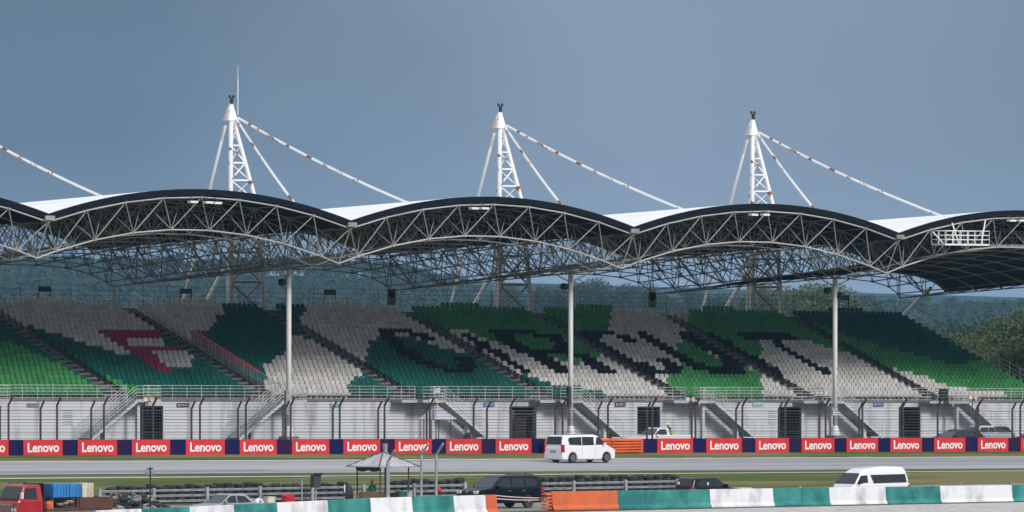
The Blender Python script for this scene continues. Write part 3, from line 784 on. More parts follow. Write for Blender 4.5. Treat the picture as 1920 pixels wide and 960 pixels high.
o = thing('aerial', 'thin white lightning aerial rising from the leftmost mast tip', 'aerial', (u, 459, zy(216, u, 459)))
b = MB(); h = zy(124, u, 459)-zy(216, u, 459); b.tube((0, 0, 0), (0, 0, h*.75), .035, 6); b.tube((0, 0, h*.75), (0, 0, h), .018, 5); b.build('rod', M['mastw'], o)
b = MB(); b.lathe([(.0, h-.28), (.10, h-.2), (.02, h-.1)], n=8); b.tube((0, 0, h-.55), (.22, 0, h-.55), .015, 4); b.box(.18, .32, -.05, .05, h-.6, h-.5); b.build('sensor', M['galv'], o)

v = 455.5; u = px2u(1745, v); u2 = px2u(1692, 459.5)
o = thing('leaning_strut', 'single pale leaning strut behind the right end of the top row', 'strut', (u, v, zy(540, u, v)))
b = MB(); p2 = Vector((px2u(1672, 461)-u, 461-v, zy(612, px2u(1672, 461), 461)-zy(540, u, v))); b.tube((0, 0, 0), p2*1.5, .17, 8); b.build('shaft', M['steel'], o)

# floodlights under the front edge
fl = None
for (x, y, w_) in [(361, 379, 'leftmost of the three in the left arch'), (390, 380, 'middle of the three in the left arch'), (406, 381, 'rightmost of the three in the left arch'), (888, 391, 'left one of the pair in the middle arch'), (907, 391, 'right one of the pair in the middle arch'), (1412, 403, 'left one of the pair in the right arch'), (1434, 403, 'right one of the pair in the right arch'), (1896, 414, 'left one by the right edge of the picture'), (1914, 414, 'right one by the right edge of the picture')]:
    v = VF-.7; u = px2u(x, v)
    loc = (u, v, zy(y, u, v))
    lab = 'flat white floodlight under the roof edge, '+w_
    if fl is None:
        fl = thing('floodlight', lab, 'floodlight', loc, 0, 'floodlights under the roof edge')
        b = MB(); b.box(-.34, .34, -.25, .2, -.08, .09); b.build('head', M['white'], fl, bevel=.03)
        b = MB(); b.tube((-.1, 0, .08), (-.1, .3, .45), .03, 5); b.tube((.1, 0, .08), (.1, .3, .45), .03, 5); b.build('bracket', M['post'], fl)
    else:
        copy_tree(fl, loc=loc, label=lab)
# camera platform cage in the right arch
v = VF-1.2; u0, u1 = px2u(1772, v), px2u(1855, v); zf = zy(458, u0, v)
o = thing('camera_platform', 'white railed camera platform hung under the right roof arch', 'platform', (u0, v, zf))
b = MB(); wd = u1-u0; b.box(0, wd, 0, 1.6, -.08, .06); b.build('floor', M['white'], o)
b = MB()
for yy in (0, 1.6):
    rail_run(b, [(0, yy, 0), (wd, yy, 0)], (1.1, .75, .4), r=.035, step=.85, post_h=1.12, n=5)
for xx in (0, wd): rail_run(b, [(xx, 0, 0), (xx, 1.6, 0)], (1.1, .75, .4), r=.035, step=.8, post_h=1.12, n=5)
b.build('guard_rail', M['white'], o)
for p_, q_ in (((-1.0, .4, 1.0), (0, .2, .05)), ((wd-.7, .2, .1), (wd+.5, 1, 2.0)), ((wd*.35, .2, .1), (wd*.35, 1, 1.75))):
    b = MB(); b.tube(p_, q_, .06, 6); b.build('hanger', M['white'], o)
# catwalk further right
v = VF+3; u0 = px2u(1855, v); zf = zy(458, u0, v)
o = thing('catwalk', 'grey catwalk inside the roof truss beside the white platform', 'catwalk', (u0, v, zf))
b = MB(); b.box(0, 9, 0, 1, -.25, 0); b.build('deck', M['galv'], o)
b = MB(); rail_run(b, [(0, 0, 0), (9, 0, 0)], (1.05, .55), r=.025, step=1.3); b.build('guard_rail', M['galv'], o)

# ------------------------------------------------------------------ section boards at the top of the stand
for (x, y, t, v) in [(84, 542, 'F 7', 457.6), (349, 546, 'F 9', 457.6), (619, 548, 'F 11', 457.6), (1583, 558, 'F 15', 457.6)]:
    u = px2u(x, v); z = zy(y, u, v)
    o = thing('section_board', 'small dark section board on two posts reading %s above the top row' % t.replace(' ', ''), 'sign', (u, v, z), 0, 'section boards above the top row')
    b = MB(); b.box(-.58, .58, -.03, .03, -.21, .21); b.build('panel', M['black'], o)
    for xx in (-.56, .56):
        b = MB(); b.tube((xx, .06, -1.6), (xx, .06, .2), .04, 6); b.build('post', M['black'], o)
    text_mesh(t, .36, mtl=mat('dim_print', (.20, .13, .17), .6), parent=o, loc=(0, -.036, 0))
# block signs on the base wall
for (x, y, t, m, ml_, cn, where) in [(62, 759.5, 'BLOCK H', 'signpale', 'darkcloth', 'pale faded', 'near the left edge'), (343, 759.5, 'BLOCK I', 'black', 'white', 'black', 'right of the left dark gate'), (630, 760, 'BLOCK G', 'signgreen', 'teal', 'green', 'right of the left column'), (917, 758.5, 'BLOCK 33', 'signblue', 'white', 'blue', 'right of the small pavilion'), (1163, 758.5, 'BLOCK J', 'black', 'white', 'black', 'left of the gate behind the pickup'), (1421, 758, 'BLOCK K', 'signgreen', 'white', 'pale green', 'left of the second gate from the right'), (1647, 758.5, 'BLOCK L', 'signblue', 'white', 'blue', 'right of the right column')]:
    v = VW-.05; u = px2u(x, v)
    o = thing('block_sign', '%s block sign on the stand wall %s' % (cn, where), 'sign', (u, v, zy(y, u, v)), 0, 'block signs on the stand wall')
    b = MB(); b.box(-.57, .57, -.02, .02, -.16, .16); b.build('panel', M[m], o)
    text_mesh(t, .26, mtl=M[ml_], parent=o, loc=(0, -.026, 0), width=.95)

# ------------------------------------------------------------------ catch fences
def fence(name, label, v, xs, H, bend, wires, vis=True):
    us = [px2u(x, v) for x in xs]
    u00 = us[0]; o = thing(name, label, 'fence', (u00, v, gz(u00, v)), 0)
    z0 = gz(u00, v)
    for u in us:
        b = MB(); zz = gz(u, v)-z0
        b.tube((u-u00, 0, zz), (u-u00, 0, zz+H-.55), .078, 6); b.tube((u-u00, 0, zz+H-.58), (u-u00, bend, zz+H), .072, 6)
        b.build('post', M['post'], o)
    b = MB()
    a, c = us[0]-4, us[-1]+4
    for h in wires:
        k = 12
        pts = [(lerp(a, c, i/k)-u00, -.07, gz(lerp(a, c, i/k), v)-z0+h) for i in range(k+1)]
        b.path(pts, .014, 4)
    b.build('wires', M['wire'], o)
XT = [-75, 16, 107, 195, 287, 375, 461, 545, 637, 721, 806, 888, 958, 1055, 1140, 1223, 1304, 1392, 1472, 1548, 1617, 1693, 1758, 1834, 1913]
XS = [-12, 76, 171, 267, 359, 446, 535, 624, 709, 800, 913, 1004, 1041, 1122, 1213, 1297, 1380, 1460, 1536, 1611, 1687, 1830, 1898]
fence('debris_fence', 'tall dark debris fence with bent post tops and horizontal cables behind the banners', 389.3, XT, 3.95, -.48, [.3+.21*i for i in range(16)])
fence('access_fence', 'shorter dark fence with bent post tops standing just behind the tall debris fence', 391.0, XS, 3.7, -.42, [.6, 1.5, 2.4, 3.0])
# open gate frame in the fence
v = 392.2; u = px2u(981, v)
o = thing('fence_gate', 'dark open gate frame in the fence left of the middle column', 'gate', (u, v, gz(u, v)))
b = MB()
for dx in (-1.0, 1.0): b.box(dx-.09, dx+.09, -.08, .08, 0, 3.1)
b.box(-1.0, 1.0, -.05, .05, 2.75, 2.85); b.build('frame', M['post'], o)
b = MB(); b.box(-.95, -.88, -1.6, 0, .2, 2.6); b.box(-.95, -.88, -1.6, -1.52, .1, 2.7)
for i in range(6): b.box(-.93, -.9, -1.6, 0, .3+.42*i, .34+.42*i)
b.build('leaf', M['post'], o)

# ------------------------------------------------------------------ trackside banner barrier
VB = 388.0
b = MB(); us = [240+i*5 for i in range(33)]
base_u = 300; zb = gz(base_u, VB)
for a, c in zip(us, us[1:]):
    b.box(a, c, VB, VB+.8, 0, 1.0, lambda x, y, z: (x-base_u, y-VB, z+gz(x, VB)-zb))
o = b.build('tyre_wall', M['navy'], loc=(base_u, VB, zb), label='long navy covered tyre wall along the far side of the track', cat='barrier')
RED = [(-58, 15.5), (43.5, 117), (145.5, 219), (247, 318.5), (348, 421), (449, 518.5), (547, 617), (643.5, 712.5), (740, 809), (836, 902.5), (929, 996), (1140, 1206), (1232, 1299), (1324, 1390.5), (1416, 1479), (1502.5, 1564), (1587, 1646), (1669, 1728), (1751, 1809.5), (1833, 1890), (1913.5, 1968)]
bn = None
hints = ['cut off by the left edge', 'below the first fence bend at left', 'at the foot of the leftmost stairs', 'below the left dark gate', 'below the black block sign at left', 'right of the second stairs', 'below the left column', 'left of the roadside pavilion roof', 'right of the pavilion roof spike', 'right of the small far pavilion', 'left of the orange barrier', 'half hidden by the orange barrier', 'in front of the white pickup', 'right of the white pickup', 'below the pale green block sign', 'below the right gate pair', 'right of the right column', 'left of the parked dark cars', 'in front of the dark parked cars', 'below the silver pickup', 'cut off by the right edge']
for k, (x0, x1) in enumerate(RED):
    v = VB-.02; u0, u1 = px2u(x0, v), px2u(x1, v); um = (u0+u1)/2; w = u1-u0
    loc = (um, v, gz(um, VB))
    o = thing('advertising_banner', 'red advertising banner with white lettering %s' % hints[k], 'banner', loc, 0, 'red banners along the tyre wall'); o.rotation_euler.y = random.uniform(-.006, .006)
    sl_ = -.0078
    b = MB(); b.box(-w/2, w/2, -.03, .0, -.03, 1.03, lambda x, y, z: (x, y, z+sl_*x)); b.build('panel', M['red'], o)
    text_mesh('Lenovo', .86, ext=.006, off=.020, mtl=M['white'], parent=o, loc=(0, -.04, .49), width=w*.80)
# orange plastic barrier
v = VB-.75
xs = [(1023, 1080), (1081, 1140), (1141, 1200)]
for k, (x0, x1) in enumerate(xs):
    u0, u1 = px2u(x0, v), px2u(x1, v); w = u1-u0-.03
    o = thing('plastic_barrier', 'ribbed orange plastic barrier %s' % ['left of the white van and mostly hidden by it', 'directly behind the white van', 'right of the white van'][k], 'barrier', ((u0+u1)/2, v, gz(u0, v)), 0, 'orange plastic barriers')
    b = MB(); pr = [(-.25, 0)]
    for i in range(5):
        z = .06+.2*i; pr += [(-.16, z-.01), (-.34, z+.03), (-.34, z+.13), (-.16, z+.17)]
    pr += [(-.1, 1.05), (.1, 1.05), (.25, 0)]
    n = len(pr); bi = 0
    b.v = [(-w/2, y, z) for y, z in pr]+[(w/2, y, z) for y, z in pr]
    b.f = [tuple(range(n)), tuple(range(2*n-1, n-1, -1))]+[(i, (i+1) % n, n+(i+1) % n, n+i) for i in range(n)]; b.m = [0]*len(b.f)
    b.build('body', M['orange'], o)

# ------------------------------------------------------------------ vehicles
def arch(cx, r, z0, n=8):     # wheel arch points going from front (+x) to back
    return [(cx+r*cos(a), z0+r*sin(a)) for a in [pi*i/n for i in range(n+1)]]
def wheel(parent, x, y, r, w=.22, sgn=1, rimm='rim'):
    t = MB(); t.lathe([(r*.62, -w/2), (r*.93, -w/2), (r, -w*.3), (r, w*.3), (r*.93, w/2), (r*.62, w/2)], c=(0, 0, 0), n=20, axis='y')
    o = t.build('wheel', M['rubber'], parent, loc=(x, y, r))
    m = MB(); yy = sgn*w*.42
    m.lathe([(r*.64, yy-.03), (r*.64, yy), (r*.56, yy-sgn*.03)], n=20, axis='y')
    for i in range(5):
        a = 2*pi*i/5+.3; m.tube((0, yy-sgn*.02, 0), (r*.6*cos(a), yy-sgn*.02, r*.6*sin(a)), .045, 4)
    m.lathe([(.01, yy+sgn*.01), (.07, yy+sgn*.01), (.07, yy-sgn*.05)], n=8, axis='y')
    m.build('rim', M[rimm], o)
    return o
def vehicle(name, label, cat, loc, rz, P):
    o = thing(name, label, cat, loc, rz)
    L_, hw, belt, hwr = P['len']/2, P['w']/2, P['belt'], P['wr']/2
    r = P['r']; gc = P['clear']; wf, wr_ = P['wf'], P['wb']
    low = [(-L_, gc+.12), (-L_+.05, gc)]
    ab = arch(wr_, r+.07, r*.92); ab.reverse(); af = arch(wf, r+.07, r*.92); af.reverse()
    low += [(wr_-r-.07, gc)]+ab[0:]+[(wr_+r+.07, gc), (wf-r-.07, gc)]+af+[(wf+r+.07, gc), (L_-.08, gc), (L_, gc+.15)]
    low += P['hood'] + P['tail']
    paint = P['paint']
    b = MB(); b.prism(low, -hw, hw); b.build('body', paint, o, bevel=P.get('bev', .05))
    roofp = P['cab']; top = P['top']
    fy = lambda z: hw-.03-(hw-.03-hwr)*max(0, (z-belt))/(top-belt)
    b = MB(); b.prism(roofp, 0, 0, lambda x, z: -fy(z), lambda x, z: fy(z)); b.build('cabin', paint, o, bevel=P.get('cbev', .08))
    for sg in (-1, 1):
        for win in P['wins']:
            b = MB(); b.prism(win, 0, 0, lambda x, z: sg*(fy(z)+.006), lambda x, z: sg*(fy(z)-.03)); b.build('side_window', M['glass'], o)
    for (nm, (xa, za), (xb, zb_), ins) in P['screens']:
        d = Vector((zb_-za, 0, -(xb-xa))).normalized()
        if d.x*(1 if xa > 0 else -1) < 0: d = -d
        ya, yb = fy(za)-ins, fy(zb_)-ins
        b = MB(); k = .012
        q = [(xa, -ya, za), (xa, ya, za), (xb, yb, zb_), (xb, -yb, zb_)]
        b.v = [tuple(Vector(p)+d*k) for p in q]+[tuple(Vector(p)-d*.03) for p in q]
        b.f = [(0, 1, 2, 3), (7, 6, 5, 4), (0, 4, 5, 1), (1, 5, 6, 2), (2, 6, 7, 3), (3, 7, 4, 0)]; b.m = [0]*6
        b.build(nm, M['glass'], o)
    for x in (wf, wr_):
        for sg in (-1, 1): wheel(o, x, sg*(hw-.13), r, sgn=sg, rimm=P.get('rim', 'rim'))
    b = MB(); b.box(-L_+.3, L_-.3, -hw+.25, hw-.25, gc-.02, belt-.15); b.build('underbody', M['black'], o)
    for sg in (-1, 1):
        zz = P['hz']
        b = MB(); b.box(L_-.30, L_+P.get('ho', .004), sg*(hw-.42) if sg > 0 else -hw+.015, hw-.015 if sg > 0 else -(hw-.42), zz, zz+.17); b.build('headlight', M['lamp'], o, bevel=.03)
        tz0, tz1 = P['tz']
        b = MB(); y0, y1 = (hw-.16, hw+.006) if sg > 0 else (-hw-.006, -hw+.16)
        b.box(-L_-.008, -L_+.22, y0, y1, tz0, tz1); b.build('tail_light', M['lampred'], o, bevel=.02)
        mx, mz_ = P['mir']
        b = MB(); b.box(mx-.06, mx+.08, sg*hw if sg > 0 else -hw-.2, hw+.2 if sg > 0 else -hw, mz_, mz_+.17); b.build('wing_mirror', P.get('mirm', paint), o, bevel=.03)
        for hx in P['handles']:
            b = MB(); b.box(hx-.1, hx+.1, sg*(hw+.0)-.012, sg*(hw+.0)+.018, belt-.17, belt-.13); b.build('door_handle', P.get('hm', M['chrome']), o)
    b = MB(); b.box(L_-.02, L_+.008, -.45, .45, P['hz']-.02, P['hz']+.14); b.build('grille', M['black'], o)
    b = MB(); b.box(-L_-.02, -L_+.01, -.26, .26, P['pz'], P['pz']+.13)
    pl = b.build('number_plate', M['black'], o)
    for hx in P.get('seams', []):
        b = MB(); b.box(hx-.006, hx+.006, -hw-.002, hw+.002, gc+.15, belt); b.build('door_seam', M['black'], o)
    return o
# white people carrier on the track
v = 375.0; u = px2u(1087, v)
P = dict(len=5.0, w=1.86, belt=1.18, wr=1.60, top=1.90, r=.345, clear=.22, wf=1.70, wb=-1.50,
 hood=[(2.5, .62), (2.44, .84), (2.24, 1.0), (1.75, 1.18)], tail=[(-2.46, 1.18), (-2.5, 1.0), (-2.5, .6)],
 cab=[(1.95, 1.12), (-2.47, 1.12), (-2.45, 1.3), (-2.32, 1.84), (-2.15, 1.90), (.55, 1.92), (.95, 1.84)],
 wins=[[(1.72, 1.22), (1.02, 1.74), (.78, 1.74), (.66, 1.22)], [(.50, 1.20), (.50, 1.76), (-.60, 1.77), (-.60, 1.20)], [(-.66, 1.20), (-.66, 1.77), (-1.78, 1.74), (-1.90, 1.60), (-1.82, 1.24)]],
 screens=[('windscreen', (1.86, 1.20), (1.0, 1.80), .12), ('rear_window', (-2.455, 1.26), (-2.335, 1.80), .12)],
 hz=.70, tz=(.72, 1.26), mir=(1.35, 1.18), handles=[.45, .72], pz=.72, paint=M['carwhite'], seams=[.58, -.64], mirm=M['carwhite'], hm=M['carwhite'], bev=.09, cbev=.10)
van = vehicle('people_carrier', 'white people carrier van driving along the race track', 'van', (u, v, gz(u, v)+.008), radians(3), P)
b = MB(); b.tube((-2.33, 0, 1.30), (-2.42, -.3, 1.35), .012, 4); b.build('wiper', M['black'], van)
text_mesh('VDR 96', .12, mtl=M['white'], parent=van, loc=(-2.527, 0, .785), rz=radians(-90), width=.42)
# dark sport utility vehicle
v = 306.5; u = px2u(938, v)
P = dict(len=4.80, w=1.86, belt=1.12, wr=1.46, top=1.80, r=.385, clear=.30, wf=1.42, wb=-1.33,
 hood=[(2.40, .75), (2.36, .95), (2.15, 1.06), (1.25, 1.14)], tail=[(-2.36, 1.14), (-2.40, .9), (-2.40, .6)],
 cab=[(1.42, 1.06), (-2.38, 1.06), (-2.36, 1.3), (-2.08, 1.76), (-1.9, 1.80), (.35, 1.82), (.55, 1.76)],
 wins=[[(1.10, 1.17), (.52, 1.64), (-.05, 1.67), (-.05, 1.17)], [(-.13, 1.17), (-.13, 1.67), (-1.0, 1.66), (-1.0, 1.17)], [(-1.08, 1.17), (-1.08, 1.65), (-1.85, 1.58), (-2.05, 1.35), (-1.8, 1.20)]],
 screens=[('windscreen', (1.32, 1.14), (.58, 1.72), .10), ('rear_window', (-2.33, 1.25), (-2.12, 1.68), .12)],
 hz=.82, tz=(.85, 1.15), mir=(.95, 1.12), handles=[.10, -.92], pz=.78, paint=M['carblack'], seams=[-.09, -1.04], rim='chrome', bev=.08)
suv = vehicle('sport_utility_vehicle', 'black sport utility vehicle in the gap between the two painted walls', 'car', (u, v, gz(u, v)+.008), radians(180), P)
for sg in (-1, 1):
    b = MB(); b.tube((-1.8, sg*.66, 1.86), (.2, sg*.66, 1.88), .022, 5); b.build('roof_rail', M['black'], suv)
b = MB(); b.tube((-1.7, .1, 1.8), (-1.75, .1, 1.95), .03, 5); b.build('aerial', M['black'], suv)
b = MB(); b.lathe([(.02, 2.412), (.10, 2.412), (.10, 2.39)], c=(0, 0, .95), n=10, axis='x'); b.build('badge', M['chrome'], suv)
# dark hatchback
v = 305.5; u = px2u(1324, v)
P = dict(len=3.55, w=1.62, belt=.98, wr=1.36, top=1.50, r=.30, clear=.20, wf=1.12, wb=-1.12,
 hood=[(1.775, .62), (1.7, .76), (1.5, .90), (.95, 1.0)], tail=[(-1.72, 1.0), (-1.775, .8), (-1.775, .5)],
 cab=[(1.15, .92), (-1.75, .92), (-1.70, 1.05), (-1.50, 1.46), (-1.35, 1.51), (.10, 1.52), (.30, 1.46)],
 wins=[[(.95, 1.02), (.32, 1.40), (-.15, 1.41), (-.15, 1.02)], [(-.22, 1.02), (-.22, 1.41), (-.95, 1.39), (-1.35, 1.2), (-1.2, 1.03)]],
 screens=[('windscreen', (1.02, .98), (.32, 1.44), .10), ('rear_window', (-1.69, 1.06), (-1.52, 1.42), .12)],
 hz=.62, tz=(.78, 1.0), mir=(.75, 1.0), handles=[-.02, -.85], pz=.70, paint=M['cardark'], seams=[-.18])
hb = vehicle('hatchback', 'dark hatchback with red tail lamps behind the teal wall', 'car', (u, v, gz(u, v)+.008), 0, P)
for k, (yy, xx) in enumerate(((.52, -1.80),)):
    b = MB(); b.box(-1.69, -1.62, .42, .54, 1.14, 1.28); b.build('window_sticker', M['white'], hb)
b = MB(); b.box(-.62, -.52, -.80, -.76, 1.12, 1.26); b.build('window_sticker', M['white'], hb)
# white high roof van
v = 305; u = px2u(1633, v)
P = dict(len=4.60, w=1.74, belt=1.02, wr=1.30, top=2.0, r=.33, clear=.2, wf=1.5, wb=-1.2,
 hood=[(2.30, .58), (2.25, .80), (2.15, .95), (2.05, 1.04)], tail=[(-2.27, 1.04), (-2.30, .9), (-2.30, .5)],
 cab=[(2.08, .95), (-2.28, .95), (-2.25, 1.4), (-2.10, 1.86), (-1.9, 1.97), (-.4, 2.02), (1.0, 1.90), (1.45, 1.72)],
 wins=[[(1.84, 1.06), (1.48, 1.50), (.98, 1.52), (.98, 1.10)], [(.74, 1.54), (.54, 1.06), (-2.05, 1.08), (-2.0, 1.56)]],
 screens=[('windscreen', (2.03, 1.05), (1.53, 1.64), .07), ('rear_window', (-2.24, 1.15), (-2.15, 1.6), .12)],
 hz=.62, tz=(.62, .95), mir=(1.72, 1.02), handles=[.86], pz=.55, paint=M['carwhite'], mirm=M['black'], bev=.08, cbev=.16, hm=M['carwhite'])
hr = vehicle('high_roof_van', 'white high roof van with dark windows behind the wall at right', 'van', (u, v, gz(u, v)+.008), radians(180), P)
# silver sedan at lower left
v = 303.5; u = px2u(424, v)
P = dict(len=4.0, w=1.66, belt=.92, wr=1.26, top=1.44, r=.31, clear=.18, wf=1.25, wb=-1.18,
 hood=[(2.0, .58), (1.94, .74), (1.6, .86), (.85, .96)], tail=[(-1.3, .98), (-1.94, .92), (-2.0, .7), (-2.0, .5)],
 cab=[(1.0, .88), (-1.55, .90), (-1.38, 1.02), (-.85, 1.40), (-.62, 1.44), (.08, 1.45), (.22, 1.40)],
 wins=[[(.80, .97), (.22, 1.34), (-.12, 1.35), (-.12, .97)], [(-.19, .97), (-.19, 1.35), (-.72, 1.31), (-1.10, .99)]],
 screens=[('windscreen', (.91, .94), (.26, 1.37), .09), ('rear_window', (-1.33, 1.03), (-.9, 1.36), .12)],
 hz=.58, tz=(.66, .86), mir=(.72, .94), handles=[0, -.9], pz=.62, paint=M['carsilver'], seams=[-.155])
sv = vehicle('saloon_car', 'silver saloon car whose roof shows over the wall at lower left', 'car', (u, v, gz(u, v)-.35+.35), radians(180), P)
# white pickup behind the fence
def pickup(name, label, loc, rz, paint, single=True):
    cx = .25 if single else -.25
    P = dict(len=5.2, w=1.80, belt=1.17, wr=1.40, top=1.76, r=.35, clear=.28, wf=1.62, wb=-1.48,
     hood=[(2.60, .76), (2.52, 1.0), (2.3, 1.12), (1.35, 1.22)], tail=[(cx-.60, 1.22), (cx-.64, .82), (-2.60, .82), (-2.60, .6)],
     cab=[(1.45, 1.0), (cx-.62, 1.0), (cx-.50, 1.70), (cx-.35, 1.75), (.55, 1.77), (.72, 1.70)],
     wins=[[(1.18, 1.25), (.66, 1.64), (.02 if single else .0, 1.64), (.02, 1.25)]]+([] if single else [[(-.06, 1.25), (-.06, 1.64), (-.66, 1.62), (-.72, 1.25)]]),
     screens=[('windscreen', (1.30, 1.19), (.76, 1.67), .10), ('rear_window', (cx-.59, 1.22), (cx-.52, 1.60), .15)],
     hz=.74, tz=(.70, 1.02), mir=(1.05, 1.10), handles=[.12], pz=.66, paint=paint, seams=[.0], hm=paint)
    o = vehicle(name, label, 'pickup truck', loc, rz, P)
    b = MB()
    for sg in (-1, 1): b.box(-2.60, cx-.60, sg*.895-.03, sg*.895+.03-.028*sg, .80, 1.22)
    b.box(-2.60, -2.54, -.86, .86, .80, 1.22); b.box(-2.54, cx-.66, -.86, .86, .823, .835); b.build('load_bed', paint, o)
    return o
v = 398; u = px2u(1237, v)
pk = pickup('pickup_truck', 'white single cab pickup truck carrying a worker behind the fence', (u, v, gz(u, v)+.01), radians(180), M['carwhite'])
v = 405; u = px2u(1840, v)
pickup('pickup_truck', 'pale silver double cab pickup parked behind the fence at far right', (u, v, gz(u, v)+.01), radians(180), M['carpale'], False)
P = dict(len=4.5, w=1.78, belt=.98, wr=1.36, top=1.52, r=.32, clear=.2, wf=1.38, wb=-1.30,
 hood=[(2.25, .6), (2.15, .8), (1.8, .92), (1.0, 1.02)], tail=[(-2.2, 1.02), (-2.25, .8), (-2.25, .5)],
 cab=[(1.2, .95), (-2.2, .95), (-2.1, 1.1), (-1.7, 1.48), (-1.5, 1.52), (.1, 1.53), (.3, 1.48)],
 wins=[[(1.0, 1.05), (.35, 1.42), (-.1, 1.43), (-.1, 1.05)], [(-.17, 1.05), (-.17, 1.43), (-1.1, 1.42), (-1.6, 1.2), (-1.4, 1.06)]],
 screens=[('windscreen', (1.1, 1.0), (.36, 1.45), .1), ('rear_window', (-2.1, 1.1), (-1.74, 1.44), .12)],
 hz=.62, tz=(.78, 1.0), mir=(.8, 1.02), handles=[0, -.9], pz=.65, paint=M['carmaroon'])
v = 402.5; u = px2u(1793, v); vehicle('parked_car', 'dark maroon car parked left of the silver pickup behind the fence', 'car', (u, v, gz(u, v)+.01), radians(180), P)
P = dict(P); P['paint'] = M['carblack']
v = 396.3; u = px2u(1790, v); vehicle('parked_car', 'black car with low roof between the maroon car and the silver pickup', 'car', (u, v, gz(u, v)+.01), radians(180), P)
v = 412; u = px2u(1850, v); P = dict(P); P['paint'] = M['cardark']; vehicle('parked_car', 'dark car seen over the roof of the silver pickup', 'car', (u, v, gz(u, v)+.01), radians(180), P)
v = 401; u = px2u(1945, v); vehicle('parked_car', 'dark car at the right edge behind the fence', 'car', (u, v, gz(u, v)+.01), radians(180), P)

# red lorry
v = 303; u = px2u(100, v); zt0 = gz(u, v)
lor = thing('lorry', 'red flatbed lorry with rusty side boards at the lower left corner', 'truck', (u, v, zt0), radians(180))
b = MB(); hw = .98
b.prism([(3.0, .55), (3.05, .9), (3.0, 1.25), (2.85, 1.38), (1.35, 1.38), (1.35, .45), (2.85, .45)], -hw, hw); b.build('cab_body', M['truckred'], lor, bevel=.06)
fy = lambda x, z: hw-.03-.16*max(0, z-1.35)/.8
b = MB(); b.prism([(2.90, 1.34), (1.35, 1.34), (1.38, 2.10), (1.5, 2.16), (2.35, 2.18), (2.5, 2.10)], 0, 0, lambda x, z: -fy(x, z), fy); b.build('cab_top', M['truckred'], lor, bevel=.07)
for sg in (-1, 1):
    b = MB(); b.prism([(2.62, 1.42), (2.40, 1.98), (1.72, 1.98), (1.72, 1.42)], 0, 0, lambda x, z: sg*(fy(x, z)+.006), lambda x, z: sg*(fy(x, z)-.03)); b.build('side_window', M['glass'], lor)
    b = MB(); b.tube((2.75, sg*.9, 1.45), (2.95, sg*1.18, 1.55), .015, 4); b.box(2.9, 2.97, sg*1.25-.1, sg*1.25+.1, 1.45, 1.78); b.build('wing_mirror', M['white'], lor)
    for k in (0, 1):
        b = MB(); b.lathe([(.01, .03), (.10, .03), (.10, -.02)], c=(3.05, sg*(.82-.24*k), .86), n=12, axis='x'); b.build('headlight', M['lamp'], lor)
    wheel(lor, 2.2, sg*.85, .38, sgn=sg, rimm='black'); wheel(lor, -1.9, sg*.85, .38, sgn=sg, rimm='black')
q = [(2.90, -.80, 1.42), (2.90, .80, 1.42), (2.52, .74, 2.04), (2.52, -.74, 2.04)]
b = MB(); d = Vector((.85, 0, .53)).normalized()
b.v = [tuple(Vector(p)+d*.03) for p in q]+[tuple(Vector(p)-d*.02) for p in q]; b.f = [(0, 1, 2, 3), (7, 6, 5, 4), (0, 4, 5, 1), (1, 5, 6, 2), (2, 6, 7, 3), (3, 7, 4, 0)]; b.m = [0]*6
b.build('windscreen', M['glass'], lor)
b = MB(); b.box(3.04, 3.08, -.62, .62, 1.06, 1.2); b.box(3.05, 3.09, -.95, .95, .98, 1.01); b.box(3.05, 3.09, -.95, .95, .70, .73)
for i in range(4): b.box(3.055, 3.075, -.42, .42, .76+.055*i, .785+.055*i)
b.build('grille', M['chrome'], lor)
b = MB(); b.box(2.95, 3.15, -1.0, 1.0, .42, .62); b.build('bumper', M['white'], lor, bevel=.03)
b = MB(); b.box(1.2, 1.28, -.9, .9, .7, 2.2); b.box(1.2, 2.4, -.75, -.71, 2.2, 2.24); b.box(1.2, 2.4, .71, .75, 2.2, 2.24); b.build('headboard', M['black'], lor)
b = MB(); b.box(-3.1, 1.2, -1.0, 1.0, .72, .85); b.build('load_bed', M['rustbrown'], lor)
b = MB(); b.box(-.9, 1.15, .98, 1.04, .35, .90); b.build('side_board', M['rustbrown'], lor)
b = MB(); b.box(-3.1, -.95, .98, 1.04, .86, 1.45); b.build('side_board', M['rustbrown'], lor)
b = MB(); b.box(-3.1, 1.15, -1.04, -.98, .86, 1.45); b.build('side_board', M['rustbrown'], lor)
b = MB(); b.box(-3.16, -3.1, -1.0, 1.0, .86, 1.45); b.build('tailboard', M['rustbrown'], lor)
def onlorry(x, y, z):
    return (u-x, v-y, zt0+z)
b = MB(); b.box(-.55, .55, -.5, .5, 0, .72)
for i in range(5): b.box(-.5+.2*i, -.44+.2*i, -.53, -.5, .05, .66)
o = b.build('plastic_crate', M['bluetub'], loc=onlorry(.05, .3, 1.47), label='blue plastic tub riding high on the red lorry', cat='crate', bevel=.04)
b = MB(); b.box(-.38, .38, -.5, .5, 0, .72)
for i in range(4): b.box(-.34+.2*i, -.29+.2*i, -.53, -.5, .05, .66)
b.build('plastic_crate', M['bluetub'], loc=onlorry(-.82, .3, 1.47), label='narrower blue plastic tub in the middle of the lorry load', cat='crate', bevel=.04)
b = MB(); b.box(-.38, .38, -.5, .5, 0, .74); b.box(-.02, .02, -.53, -.5, 0, .74)
b.build('ice_box', M['cream'], loc=onlorry(-1.65, .3, 1.45), label='cream coloured box at the tail end of the lorry load', cat='box', bevel=.03)
b = MB(); b.box(-1.3, .9, -.4, .4, 0, .05)
for xx in (-1.25, .8):
    for yy in (-.35, .3): b.box(xx, xx+.06, yy, yy+.06, -.56, 0)
b.build('load_rack', M['post'], loc=onlorry(-.65, .3, 1.42), label='dark frame on the lorry bed holding up the tubs', cat='rack')
